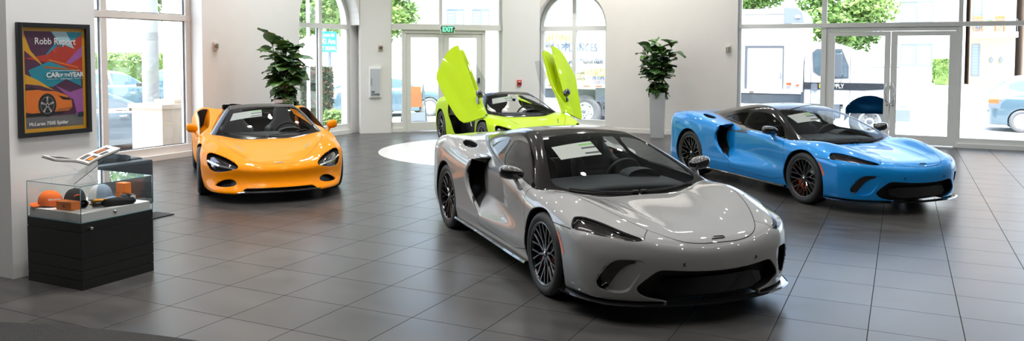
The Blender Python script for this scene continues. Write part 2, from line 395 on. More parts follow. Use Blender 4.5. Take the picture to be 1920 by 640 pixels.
def arr_mesh(name, P, T, mats, mi=None, N=None, parent=None, smooth=True):
    me = bpy.data.meshes.new(name); n = len(T); k = T.shape[1]
    me.vertices.add(len(P)); me.vertices.foreach_set('co', np.ascontiguousarray(P, np.float32).ravel())
    me.loops.add(n * k); me.loops.foreach_set('vertex_index', np.ascontiguousarray(T, np.int32).ravel())
    me.polygons.add(n); me.polygons.foreach_set('loop_start', np.arange(0, n * k, k, dtype=np.int32))
    me.polygons.foreach_set('use_smooth', np.full(n, smooth))
    for m in (mats if isinstance(mats, (list, tuple)) else [mats]): me.materials.append(m)
    if mi is not None: me.polygons.foreach_set('material_index', np.asarray(mi, np.int32))
    me.update(calc_edges=True); me.validate()
    if N is not None:
        if N.ndim == 3: me.normals_split_custom_set(N.reshape(-1, 3).tolist())
        else: me.normals_split_custom_set_from_vertices(np.asarray(N, float).tolist())
    o = bpy.data.objects.new(name, me); COL.objects.link(o)
    if parent: o.parent = parent
    return o
def empty(name, loc=(0, 0, 0), rz=0., **kw):
    o = bpy.data.objects.new(name, None); COL.objects.link(o); o.location = loc; o.rotation_euler = (0, 0, rz); o.empty_display_size = .2; return tag(o, **kw)
def tag(o, label=None, cat=None, group=None, kind=None):
    for k, v in (('label', label), ('category', cat), ('group', group), ('kind', kind)):
        if v: o[k] = v
    return o
def text_mesh(name, body, size, m, parent=None, loc=(0, 0, 0), rot=(0, 0, 0), depth=.001, align='CENTER', sx=1., shear=0., bold=0.):
    cu = bpy.data.curves.new(name, 'FONT'); cu.body = body; cu.size = size; cu.extrude = depth; cu.align_x = align; cu.align_y = 'CENTER'; cu.shear = shear; cu.offset = bold; cu.resolution_u = 3
    t = bpy.data.objects.new(name, cu); COL.objects.link(t); dg = bpy.context.evaluated_depsgraph_get(); dg.update()
    me = bpy.data.meshes.new_from_object(t.evaluated_get(dg)); COL.objects.unlink(t); bpy.data.objects.remove(t); bpy.data.curves.remove(cu)
    me.name = name; me.materials.clear(); me.materials.append(m); o = bpy.data.objects.new(name, me); COL.objects.link(o)
    o.location = loc; o.rotation_euler = rot; o.scale = (sx, 1, 1)
    if parent: o.parent = parent
    return o
def sdf_mesh(name, f, lo, hi, h, mats, parent=None, loc=(0, 0, 0), mirror=True):
    """symmetric (about y = 0) smooth body from a scalar field"""
    P, Q = surface_nets(f, (lo[0], -h / 2, lo[2]), hi, h); P[P[:, 1] < h * .5 - 1e-9, 1] = 0
    P = newton(f, P, 3); n = len(P)
    P = np.vstack([P, P * [1, -1, 1]]); Q = np.vstack([Q, Q[:, ::-1] + n])
    o = arr_mesh(name, P, Q, mats, parent=parent); o.location = loc
    return o
def rbox(x, y, z, c, d, r):
    qx, qy, qz = np.abs(x - c[0]) - d[0] / 2 + r, np.abs(y - c[1]) - d[1] / 2 + r, np.abs(z - c[2]) - d[2] / 2 + r
    return r - np.sqrt(np.maximum(qx, 0) ** 2 + np.maximum(qy, 0) ** 2 + np.maximum(qz, 0) ** 2) - np.minimum(np.maximum(qx, np.maximum(qy, qz)), 0)
BASE = {}
def base_mats():
    if BASE: return BASE
    B = BASE
    B['black'] = mat('gloss_black', (.006, .006, .007), .12, coat=1); B['roof'] = mat('roof_black', (.007, .006, .006), .10, spec=.32); B['trim'] = mat('belt_trim_grey', (.035, .042, .052), .35); B['panelgloss'] = mat('duct_panel_gloss', (.004, .004, .005), .04, spec=.8); B['mesh'] = mat('matt_black', (.004, .004, .004), .6, noise=.5, nscale=300); B['cabin'] = mat('cabin_trim', (.006, .006, .007), .75, noise=.4, nscale=200)
    B['dash'] = mat('dash_leather', (.007, .008, .010), .6, bumpy=.2, nscale=400); B['glass'] = glass('windscreen_glass', (.84, .88, .88), .7, r0=.018); B['sideglass'] = glass('side_glass', (.70, .73, .73), .6, r0=.012)
    B['lens'] = glass('lamp_lens', (.60, .60, .60), .6, r0=.03); B['lamp'] = mat('lamp_interior', (.02, .018, .017), .3, .6); B['lensblack'] = mat('smoked_lens', (.008, .008, .009), .06, coat=1)
    B['chrome'] = mat('bright_metal', (.75, .75, .77), .12, 1.); B['chrome_dark'] = mat('dark_metal', (.22, .21, .2), .2, 1.); B['steel'] = mat('brake_steel', (.20, .20, .20), .35, 1., noise=.5, nscale=60)
    B['tyre'] = mat('tyre_rubber', (.012, .012, .012), .62, noise=.4, nscale=80); B['marker'] = mat('amber_marker', (.62, .10, .02), .2, coat=1); B['gap'] = mat('shut_line_black', (.003, .003, .003), .8)
    B['paper'] = mat('sticker_paper', (.52, .51, .47), .6, noise=.15, nscale=30); B['print_green'] = mat('print_green', (.16, .42, .07), .6); B['print_black'] = mat('print_black', (.05, .05, .05), .6); B['print_grey'] = mat('print_grey', (.35, .35, .35), .6)
    B['seat_black'] = mat('seat_black', (.014, .014, .016), .6, bumpy=.15, nscale=300); B['seat_black2'] = mat('seat_insert_black', (.020, .021, .024), .7, bumpy=.4, nscale=160)
    B['rim_black'] = mat('rim_gloss_black', (.007, .007, .008), .18, .3, coat=1)
    return B
def paint(name, col, metal, rough, flake=0., coat=1., spec=.5):
    m = mat(name, col, rough, metal, coat=coat, spec=spec); nt = m.node_tree; b = nt.nodes['Principled BSDF']
    if flake:
        tc = nt.nodes.new('ShaderNodeTexCoord'); n = nt.nodes.new('ShaderNodeTexNoise'); n.inputs['Scale'].default_value = 900; nt.links.new(tc.outputs['Object'], n.inputs['Vector'])
        bp = nt.nodes.new('ShaderNodeBump'); bp.inputs['Strength'].default_value = flake; bp.inputs['Distance'].default_value = .001; nt.links.new(n.outputs['Fac'], bp.inputs['Height']); nt.links.new(bp.outputs['Normal'], b.inputs['Normal'])
    return m
def car_mats(c):
    B = dict(base_mats()); orange = mat('belt_orange', (.85, .19, .01), .6, bumpy=.3, nscale=300)
    B['seat'] = B['seat_black']; B['seat2'] = B['seat_black2']; B['rim'] = B['rim_black']; B['caliper'] = mat('caliper_orange', (.80, .10, .008), .3, coat=.6); B['belt'] = orange; B['mirror'] = B['black']
    if c == 'g': B['paint'] = paint('silver_grey_paint', (.225, .225, .222), 0, .4, 0)
    if c == 'b': B['paint'] = paint('bright_blue_paint', (.0, .225, .60), .25, .35, .05, .6, .3)
    if c == 'o': B['paint'] = paint('orange_paint', (.84, .255, .0), 0, .5, 0, .30, .05); B['mirror'] = B['paint']; B['rim'] = mat('rim_dark_silver', (.30, .30, .31), .25, 1.)
    if c == 'n': B['paint'] = paint('lime_paint', (.39, .57, .0), 0, .5, 0, .35, .1); B['seat'] = mat('seat_white', (.80, .76, .70), .6, bumpy=.1, nscale=200); B['seat2'] = mat('seat_insert_green', (.08, .16, .07), .7); B['rim'] = mat('rim_diamond_cut', (.10, .10, .105), .25, .9); B['belt'] = None; B['caliper'] = mat('caliper_black', (.01, .01, .01), .3)
    return B
# ---------------------------------------------------------------- cars
def normals(F, P, m=1):
    Q = np.abs(P) if False else P
    N = -grad(lambda x, y, z: F(x, np.abs(y), z), Q); return N / (np.linalg.norm(N, axis=1)[:, None] + 1e-9)
def line_band(P, w, ax):
    """> 0 within w of an open polyline in the two axes ax"""
    P = np.array(P, float)
    def g(X):
        A, B = X[:, ax[0]], X[:, ax[1]]; d = np.full(len(X), 1e9)
        for (x0, y0), (x1, y1) in zip(P[:-1], P[1:]):
            ex, ey = x1 - x0, y1 - y0; t = np.clip(((A - x0) * ex + (B - y0) * ey) / (ex * ex + ey * ey + 1e-12), 0, 1)
            d = np.minimum(d, (A - x0 - t * ex) ** 2 + (B - y0 - t * ey) ** 2)
        return w - np.sqrt(d)
    return g
def poly2(P, ax, sm=1):
    Q = smooth_poly(P, sm) if sm else np.array(P, float)
    return lambda X: poly_sdf(Q, X[:, ax[0]], X[:, ax[1]])
def boundary(T, P):
    E = np.vstack([T[:, [0, 1]], T[:, [1, 2]], T[:, [2, 0]]]); k = E.min(1).astype(np.int64) * (len(P) + 1) + E.max(1)
    u, inv, c = np.unique(k, return_inverse=True, return_counts=True); e = E[c[inv.ravel()] == 1]
    return e[~((P[e[:, 0], 1] < 1e-5) & (P[e[:, 1], 1] < 1e-5))]
def corner_normals(F, P, T, N):
    """one normal per face corner; where the skin folds, each side keeps its own"""
    C = N[T].copy()
    if not len(T): return C
    fn = np.cross(P[T[:, 1]] - P[T[:, 0]], P[T[:, 2]] - P[T[:, 0]]); fn /= np.linalg.norm(fn, axis=1)[:, None] + 1e-12
    bad = ((C * fn[:, None, :]).sum(2).min(1) < .93)
    i = np.argwhere(bad)[:, 0]
    if len(i):
        Q = P[T[i]]; c = Q.mean(1, keepdims=True); W = Q + (c - Q) * .45; sgn = np.sign((C[i] * fn[i][:, None, :]).sum(2).sum(1)); G = normals(F, W.reshape(-1, 3)).reshape(W.shape)
        G *= np.where((G * fn[i][:, None, :]).sum(2) < 0, -1, 1)[:, :, None]
        ok = (G * fn[i][:, None, :]).sum(2) > .80
        C[i] = np.where(ok[:, :, None], G, fn[i][:, None, :])
    return C
class Kit:
    """the named skins of one car model, ready to be put out as mesh parts"""
    def __init__(s, skin, F): s.k = skin; s.F = F; s.cache = {}
    def geo(s, regs, thick=0., inset=0.):
        key = (regs, thick, inset)
        if key not in s.cache:
            P, T = s.k.get(*regs); N = normals(s.F, P) if len(P) else P
            if inset: P = P - N * inset
            mi = np.zeros(len(T), int)
            if thick:
                n = len(P); e = boundary(T, P)
                r = np.vstack([np.stack([e[:, 1], e[:, 0], e[:, 0] + 2 * n], 1), np.stack([e[:, 1], e[:, 0] + 2 * n, e[:, 1] + 2 * n], 1)]) if len(e) else np.zeros((0, 3), int)
                Pi = P - N * thick; Pi[P[:, 1] < 1e-5, 1] = 0
                # outer skin, inner skin, and a rim of its own vertices
                V = np.vstack([P, Pi, P, Pi]); NN = np.vstack([N, -N, N, -N])
                rr = r.copy(); rr[r < n] += 2 * n; rr[r >= 2 * n] += n
                T = np.vstack([T, T[:, ::-1] + n, rr]); mi = np.hstack([mi, np.ones(len(T) - len(mi) - len(rr), int), np.zeros(len(rr), int)]); P, N = V, NN
            s.cache[key] = (P, T, corner_normals(s.F, P, T, N), mi, N)
        return s.cache[key]
    def put(s, name, regs, mats, parent, thick=0., inset=0., side=0):
        """side 0: both halves in one mesh; 1 / -1: left / right half"""
        P, T, C, mi, N = s.geo(tuple(regs), thick, inset)
        if not len(T): return None
        f = np.array([1, -1, 1])
        if side == 0: A = (np.vstack([P, P * f]), np.vstack([T, T[:, ::-1] + len(P)]), np.vstack([C, C[:, ::-1] * f]), np.hstack([mi, mi]))
        elif side > 0: A = (P, T, C, mi)
        else: A = (P * f, T[:, ::-1], C[:, ::-1] * f, mi)
        return arr_mesh(name, A[0], A[1], mats, A[3], A[2], parent)
def gt_kit(h):
    F = gt_solid(); K = Skin(F, (-2.5, 0, .05), (2.6, 1.1, 1.3), h)
    for v in (lambda X: F(X[:, 0], X[:, 1], X[:, 2], 'gh'),): K.region('roof_panel', v, ['body'])
    XY, XZ, YZ = (0, 1), (0, 2), (1, 2)
    K.region('windscreen', poly2([(1.222, -.9), (1.222, .05), (1.205, .25), (1.155, .47), (1.075, .635), (1.0, .70), (.90, .685), (.52, .565), (.285, .492), (.235, .44), (.205, .25), (.195, 0), (.195, -.9)], XY), ['roof_panel'])
    K.region('door_window', poly2([(-.165, .885), (-.228, 1.065), (-.12, 1.085), (.0, 1.092), (.16, 1.086), (.29, 1.064), (.41, 1.030), (.53, .990), (.61, .957), (.685, .920), (.775, .866), (.855, .80), (.583, .80), (.24, .82)], XZ, 1), ['roof_panel'])
    K.region('quarter_window', poly2([(-.215, .885), (-.305, 1.072), (-.53, 1.048), (-.70, 1.008), (-.87, .962), (-.66, .945), (-.40, .91)], XZ, 0), ['roof_panel'])
    K.region('rear_window', poly2([(-.72, -.9), (-.72, .25), (-.78, .38), (-1.3, .36), (-1.66, .27), (-1.70, .15), (-1.70, -.9)], XY), ['roof_panel'])
    fr = lambda X: F.front(X[:, 1], X[:, 2]) - X[:, 0]
    hood = [(1.0, -.9), (1.0, .72), (1.2, .715), (1.35, .70), (1.54, .705), (1.7, .661), (1.85, .611), (2.0, .548), (2.15, .470), (2.27, .385), (2.333, .30), (2.362, .20), (2.378, .07), (2.379, -.9)]
    hp = smooth_poly(hood, 2)
    K.region('headlight', plane_poly([(1.738, .866, .690), (1.742, .848, .706), (1.79, .807, .710), (1.90, .755, .698), (2.05, .690, .672), (2.16, .635, .643), (2.250, .552, .616), (2.246, .588, .602), (2.218, .640, .599), (2.15, .724, .609), (2.04, .820, .620), (1.95, .862, .628), (1.812, .912, .625), (1.770, .897, .658)], .14, 1), ['body'])
    up = lambda X: np.where(X[:, 2] > .52, 1., -1.) * .05
    K.region('hood', lambda X: np.where(X[:, 2] > .55, poly_sdf(hp, X[:, 0], X[:, 1]), -.05), ['body'])
    door = smooth_poly([(.80, .88), (.84, .83), (.90, .775), (.96, .70), (.985, .60), (.99, .50), (.992, .225), (-.24, .245), (-.29, .285), (-.25, .35), (-.44, .45), (-.58, .58), (-.62, .70), (-.56, .84), (-.47, .875), (-.47, .95), (.3, .95)], 1)
    outer = lambda X: np.where(X[:, 1] > .66, 1., 0.)
    K.region('door', lambda X: np.where(X[:, 1] > .6, poly_sdf(door, X[:, 0], X[:, 2]), -.05), ['body'])
    K.region('front_grille', lambda X: np.minimum(np.minimum(poly_sdf(GT_INT, X[:, 1], X[:, 2]) + .01, fr(X) - .020), (X[:, 0] - 1.9)), ['body'])
    K.region('bumper_vent', lambda X: np.minimum(np.minimum(poly_sdf(GT_VENT, X[:, 1], X[:, 2]) + .010, fr(X) - .012), X[:, 0] - 1.8), ['body'])
    K.region('side_intake', lambda X: np.minimum(np.minimum(np.minimum(F.side(X[:, 0], X[:, 2]) - .036 - X[:, 1], X[:, 1] - F.main(X[:, 0], X[:, 2]) + .014), np.minimum(F.xedge(X[:, 2]) + .004 - X[:, 0], X[:, 0] + 1.03)), np.minimum(X[:, 2] - .366, .874 - .30 * np.clip(F.side(X[:, 0], X[:, 2]) - X[:, 1], 0, .2) - X[:, 2])), ['body', 'door'])
    def well(X):
        d = np.minimum(np.hypot(X[:, 0] - 1.3375, X[:, 2] - .333) - .366, np.hypot(X[:, 0] + 1.3375, X[:, 2] - .353) - .390)
        return np.where((X[:, 1] > .55) & (X[:, 1] < .99), .003 - d, -.02)
    K.region('wheel_arch_liner', well, ['body', 'door', 'side_intake'])
    def scoop(X):
        u = X[:, 0] + 1.06; v = X[:, 1] - .765 - .10 * u
        return np.minimum(np.minimum(F.top(X[:, 0], X[:, 1]) - .012 - X[:, 2], X[:, 2] - .80), (1.12 - np.sqrt((u / .165) ** 2 + (v / .072) ** 2)) * .07)
    K.region('shoulder_scoop', scoop, ['body'])
    K.region('belt_trim', lambda X: np.where((X[:, 2] > .78) & (X[:, 0] > -1.62), F(X[:, 0], X[:, 1], X[:, 2], 'gh') + .022 * sstep(.55, -.3, X[:, 0]), -.05), ['body', 'door'])
    K.region('side_marker', plane_poly([(1.632, .952, .592), (1.652, .95, .592), (1.69, .947, .54), (1.742, .941, .445), (1.74, .94, .418), (1.722, .942, .415), (1.70, .946, .46), (1.665, .95, .53)], .1, 1), ['body'])
    K.region('underbody', lambda X: .150 + .02 * sstep(1.5, 2.0, X[:, 0]) - X[:, 2], ['body', 'door'])
    w = .0032
    on = ['body', 'hood', 'door']
    K.region('shut_line', lambda X: np.where(X[:, 2] > .55, w - np.abs(poly_sdf(hp, X[:, 0], X[:, 1])), -.05), ['body', 'hood'])
    K.region('shut_line', lambda X: np.where(X[:, 1] > .72, w - np.abs(poly_sdf(door, X[:, 0], X[:, 2])), -.05), ['body', 'door'])
    K.split(lambda X: np.where((X[:, 1] > .75) & (X[:, 0] > 1.5) & (X[:, 0] < 1.85), X[:, 2] - np.interp(X[:, 0], [1.5, 1.56, 1.68, 1.80, 1.85], [.636, .634, .630, .627, .626]), -.05)); K.split(lambda X: np.where((X[:, 2] > .57) & (X[:, 0] > 2.1), X[:, 1] - np.interp(X[:, 0], [2.1, 2.15, 2.185, 2.25, 2.3], [.43, .468, .50, .555, .6]), -.05))
    b1 = line_band([(1.56, .634), (1.68, .630), (1.80, .627)], w, XZ); b2 = line_band([(2.15, .468), (2.185, .50), (2.25, .555)], w, XY)
    K.region('shut_line', lambda X: np.where(X[:, 1] > .8, b1(X), -.05), ['body']); K.region('shut_line', lambda X: np.where(X[:, 2] > .56, b2(X), -.05), ['body'])
    return Kit(K, F)
def sp_kit(h):
    F = sp_solid(); K = Skin(F, (-2.5, 0, .05), (2.6, 1.1, 1.3), h); XY, XZ = (0, 1), (0, 2)
    K.region('windscreen_frame', lambda X: np.minimum(F(X[:, 0], X[:, 1], X[:, 2], 'gh'), X[:, 0] + .66), ['body'])
    K.region('windscreen', poly2([(1.19, -.9), (1.19, .1), (1.165, .3), (1.09, .48), (.97, .62), (.90, .672), (.80, .655), (.43, .505), (.375, .44), (.345, .25), (.335, 0), (.335, -.9)], XY), ['windscreen_frame'])
    K.region('side_window', poly2([(.76, .815), (.62, .915), (.33, 1.05), (-.1, 1.062), (-.60, 1.05), (-.64, .96), (-.64, .85), (.2, .80), (.76, .74)], XZ, 0), ['windscreen_frame'])
    K.region('open_top', lambda X: np.minimum(np.minimum(.215 - X[:, 0], X[:, 0] + .64), X[:, 2] - 1.0), ['windscreen_frame'])
    fr = lambda X: F.front(X[:, 1], X[:, 2]) - X[:, 0]
    K.region('headlight', lambda X: F.eye(X) + .003, ['body'])
    hood = smooth_poly([(1.2, -.9), (1.22, .64), (1.386, .700), (1.52, .695), (1.72, .605), (1.87, .523), (2.02, .430), (2.178, .335), (2.244, .277), (2.293, .195), (2.312, .07), (2.315, -.9)], 2)
    hz = lambda X: poly_sdf(hood, X[:, 0], X[:, 1])
    K.region('hood', lambda X: np.where(X[:, 2] > .42, hz(X), -.05), ['body'])
    K.region('hood_slit', plane_poly([(1.60, .516, .697), (1.615, .493, .697), (1.73, .436, .66), (1.845, .396, .624), (1.845, .408, .624), (1.73, .462, .66)], .1, 1), ['hood', 'body'])
    K.region('bumper_vent', lambda X: np.minimum(np.minimum(poly_sdf(SP_VENT, X[:, 1], X[:, 2]) + .004, fr(X) - .006), X[:, 0] - 1.7), ['body'])
    door = smooth_poly([(.98, .70), (.96, .62), (.93, .52), (.90, .42), (.82, .27), (.5, .215), (-.35, .215), (-.50, .30), (-.62, .46), (-.76, .62), (-.84, .80), (-.86, 1.02), (.1, 1.02), (.60, .90), (.86, .80)], 1)
    dz = lambda X: np.where(X[:, 1] > .66, poly_sdf(door, X[:, 0], X[:, 2]), -.05)
    K.region('door', dz, ['body'])
    K.region('side_intake', lambda X: np.minimum(np.minimum(np.minimum(F.side(X[:, 0], X[:, 2]) - .028 - X[:, 1], X[:, 1] - F.main(X[:, 0], X[:, 2]) - .022), np.minimum(.655 - X[:, 0], X[:, 0] + 1.08)), np.minimum(X[:, 2] - .59, F.zedge(np.clip(X[:, 0], -1.3, 1)) + .05 - X[:, 2])), ['body', 'door'])
    def well(X):
        d = np.minimum(np.hypot(X[:, 0] - 1.335, X[:, 2] - .327) - .362, np.hypot(X[:, 0] + 1.335, X[:, 2] - .346) - .385)
        return np.where((X[:, 1] > .55) & (X[:, 1] < 1.0), .003 - d, -.02)
    K.region('wheel_arch_liner', well, ['body', 'door', 'side_intake'])
    K.region('side_marker', plane_poly([(1.62, .95, .46), (1.66, .945, .47), (1.70, .94, .40), (1.69, .94, .375), (1.66, .946, .40)], .1, 1), ['body'])
    K.region('underbody', lambda X: .138 + .068 * sstep(.53, .40, X[:, 1]) * sstep(1.9, 2.2, X[:, 0]) - X[:, 2], ['body', 'door'])
    w = .003
    K.region('shut_line', lambda X: np.where(X[:, 2] > .42, w - np.abs(hz(X)), -.05), ['body', 'hood'])
    K.region('shut_line', lambda X: w - np.abs(dz(X)), ['body', 'door'])
    return Kit(K, F)
# --- wheels, seats and the rest
def make_wheel(parent, x, y, r_t, width, r_rim, style, M, caliper_at):
    """wheel on the car's right (y < 0) or left side; outer face away from the car"""
    sg = 1 if y > 0 else -1
    w = MB(); hw = width / 2
    # rim barrel and lip, axis along y, outer face at +
    w.lathe([(r_rim, hw - .012), (r_rim + .004, hw - .002), (r_rim - .006, hw), (r_rim - .018, hw - .006), (r_rim - .022, hw - .03), (r_rim - .035, hw - .08), (r_rim - .04, -hw + .02), (r_rim, -hw)], 64)
    f = hw - .012
    if style == 'mesh':
        for k in range(10):
            a = 2 * math.pi * k / 10 + .16
            def pt(rr, da, d): return (rr * math.cos(a + da), d, rr * math.sin(a + da))
            mid = .46 * r_rim
            w.bar([(pt(.035, 0, f - .026), .032, .022), (pt(mid, 0, f - .024), .020, .020)], (0, 1, 0))
            for q in (-1, 1): w.bar([(pt(mid - .012, 0, f - .024), .016, .018), (pt(r_rim - .010, q * .175, f - .006), .019, .018)], (0, 1, 0))
    else:
        for k in range(5):
            a = 2 * math.pi * k / 5 + math.pi / 2 + .2
            def pt(rr, da, d): return (rr * math.cos(a + da), d, rr * math.sin(a + da))
            for q in (-1, 1):
                w.bar([(pt(.04, q * .35, f - .040), .040, .022), (pt(.5 * r_rim, q * .16, f - .028), .026, .022), (pt(.78 * r_rim, q * .17, f - .014), .024, .020), (pt(r_rim - .012, q * .30, f - .006), .030, .018)], (0, 1, 0))
    w.lathe([(.0, f - .010), (.034, f - .012), (.044, f - .024), (.046, f - .07), (0, f - .07)], 32)
    o = w.build('wheel', [M['rim']], parent, (x, y, r_t))
    o.rotation_euler = (0, .3 * x, 0 if sg > 0 else math.pi)
    t = MB(); ro = r_t
    pr = [(r_rim - .004, hw - .004), (r_rim + .012, hw + .002), (r_rim + .4 * (ro - r_rim), hw + .010), (ro - .022, hw + .002), (ro - .006, hw - .014), (ro - .0005, hw - .034)]
    for g in (.52, .2, -.2, -.52): pr += [(ro, g * hw + .008), (ro - .007, g * hw + .006), (ro - .007, g * hw - .006), (ro, g * hw - .008)]
    pr += [(ro - .0005, -hw + .034), (ro - .006, -hw + .014), (ro - .022, -hw), (r_rim + .4 * (ro - r_rim), -hw - .008), (r_rim - .004, -hw)]
    t.lathe(pr, 72); t.build('tyre', [M['tyre']], o)
    d = MB(); d.lathe([(.06, .012), (.10, .014), (.105, .006), (.182, .006), (.182, -.024), (.06, -.024)], 48, c=(0, hw - .135, 0)); d.build('brake_disc', [M['steel']], o)
    # caliper hugging the disc; three pistons show through the spokes
    c = MB(); a0 = math.pi - caliper_at if sg < 0 else caliper_at
    a0 = a0 - (.3 * x if True else 0)
    V = []; 
    n = 9
    for i in range(n + 1):
        a = a0 + (i / n - .5) * 1.05
        for rr, yy in ((.118, .030), (.150, .046), (.192, .030), (.192, -.03), (.118, -.03)): V.append((rr * math.cos(a), yy + hw - .125, rr * math.sin(a)))
    Fc = [(i * 5 + k, i * 5 + (k + 1) % 5, i * 5 + 5 + (k + 1) % 5, i * 5 + 5 + k) for i in range(n) for k in range(5)] + [tuple(range(5)), tuple(n * 5 + k for k in range(5))[::-1]]
    c.add(V, Fc); 
    for q in (-.32, 0, .32):
        a = a0 + q; c.lathe([(0, .054), (.018, .054), (.022, .030)], 16, c=(.157 * math.cos(a), hw - .125, .157 * math.sin(a)))
    c.build('brake_caliper', [M['caliper']], o)
    h = MB(); h.lathe([(0, f - .004), (.013, f - .005), (.018, f - .010), (.019, f - .014)], 24); h.build('hub_cap', [M['chrome']], o)
    return o
def seat_sdf(kind):
    if kind == 'gt':
        def f(x, y, z):
            zz = z - .0
            xb = x + .28 * (zz - .18)                      # leaning backrest
            wb = .235 - .11 * sstep(.55, .74, zz)
            back = rbox(xb, y, zz, (-.27, 0, .42), (.10, 2, .72), .04)
            back = smin(back, (wb - np.abs(y)) * .9, .06)
            bol = smin(rbox(xb, y, zz, (-.22, .215, .33), (.17, .10, .42), .045), .3 - z * 0, .02)
            head = rbox(xb, y, zz, (-.225, 0, .68), (.07, .24, .16), .035)
            cush = rbox(x, y, zz - .10 * (x + .27) * .6, (.02, 0, .03), (.52, .40, .13), .045)
            sbol = rbox(x, y, zz - .06 * (x + .27), (.02, .215, .07), (.50, .09, .16), .04)
            v = smax(smax(smax(back, bol, .05), smax(cush, sbol, .05), .05), head, .02)
            for zc in (.20, .27, .34, .41, .48): v = v - .006 * bump(zz, zc, .008) * (np.abs(y) < .13) * (x < .1)
            return v
    else:
        def f(x, y, z):
            xb = x + .30 * (z - .18)
            wb = .255 - .125 * sstep(.38, .60, z) - .03 * sstep(.66, .76, z)
            back = rbox(xb, y, z, (-.27, 0, .42), (.09, 2, .74), .035)
            back = smin(back, (wb - np.abs(y)) * .9, .05)
            bol = rbox(xb, y, z, (-.21, .225, .28), (.18, .085, .34), .04)
            cush = rbox(x, y, z - .06 * (x + .27), (.02, 0, .03), (.52, .40, .12), .04)
            sbol = rbox(x, y, z - .04 * (x + .27), (.02, .215, .06), (.50, .085, .17), .04)
            return smax(smax(back, bol, .06), smax(cush, sbol, .05), .05)
    return f
def make_seat(parent, y, kind, M, belt=None, side=1):
    o = sdf_mesh('seat', seat_sdf(kind), (-.62, 0, -.06), (.36, .34, .88), .02, [M['seat']], parent, (.0, y, .31))
    if kind == 'gt':
        h = MB(); h.box((-.385, 0, .685), (.02, .075, .04), bev=.008, rot=Euler((0, R(-16), 0))); h.build('headrest_badge', [M['steel']], o)
        p = MB(); p.box((-.31, 0, .36), (.012, .20, .34), bev=.004, rot=Euler((0, R(-15.5), 0))); p.build('seat_insert', [M['seat2']], o)
    else:
        p = MB(); p.box((-.305, 0, .37), (.03, .17, .20), bev=.01, rot=Euler((0, R(-16.5), 0))); p.build('seat_insert', [M['seat2']], o)
    if belt:
        b = MB(); q = side * .25
        b.bar([((-.47, q, .60), .055, .006), ((-.45, q, .54), .055, .006), ((-.41, q * .98, .44), .055, .006), ((-.36, q * .95, .28), .055, .006), ((-.30, q * .9, .08), .055, .006)], (1, 0, .3))
        b.build('seat_belt', [belt], o)
    return o
def make_cabin(car, M, kind):
    f = MB(); x1 = .95
    f.span((-.78, -.70, .17), (x1, .70, .21)); f.span((-.80, -.68, .18), (-.74, .68, .80 if kind == 'gt' else .86))
    f.span((x1, -.74, .18), (x1 + .04, .74, .62)); f.span((-.74, -.10, .2), (.75, .10, .46), bev=.03)
    f.build('cabin_tub', [M['cabin']], car)
    zt = .80 if kind == 'gt' else .755
    d = sdf_mesh('dashboard', lambda x, y, z: smin(smin(rbox(x, y, z, (.72, 0, zt - .09), (.56, 1.32, .20), .06), (zt + .012 - .06 * (x - .72) * (x > .72) - .10 * y * y - z) * .95, .04), (1.16 - .42 * y * y - x) * .9, .04), (.38, 0, zt - .24), (1.14, .72, zt + .06), .022, [M['dash']], car)
    b = MB(); b.lathe([(0, .0), (.06, .0), (.10, -.03), (.115, -.09), (.11, -.20)], 24, 'x', (0, 0, 0)); bo = b.build('instrument_binnacle', [M['dash']], car, (.44 if kind == 'gt' else .46, .37, zt - .005)); bo.scale = (1.2, 1.55, .62)
    bo.rotation_euler = (0, 0, math.pi)
    s = MB(); n = 40; rr = .178
    s.tube([(0, rr * math.cos(2 * math.pi * i / n), rr * math.sin(2 * math.pi * i / n) * (.93 if math.sin(2 * math.pi * i / n) < 0 else 1)) for i in range(n)], .0165, 10, closed=True)
    s.box((.02, 0, -.01), (.05, .13, .12), bev=.02)
    for a in (0, math.pi, -math.pi / 2): s.bar([((.02, .05 * math.cos(a), .05 * math.sin(a) - .01), .045, .015), ((0, rr * math.cos(a), rr * math.sin(a) * .95), .028, .014)], (1, 0, 0))
    s.build('steering_wheel', [M['dash']], car, (.27, .37, zt - .055), (0, R(22), 0))
    m = MB(); m.box((0, 0, 0), (.03, .20, .055), bev=.012); m.tube([(.012, 0, .02), (.035, 0, .055)], .010); m.build('rear_view_mirror', [M['black']], car, (.24 if kind == 'gt' else .40, 0, 1.075 if kind == 'gt' else 1.0))
def on_ray(F, x, y, z0=1.4):
    p = raycast(F, np.array([x, y, z0]), np.array([0, 0, -1.]), 0, 1.3, 500); return p
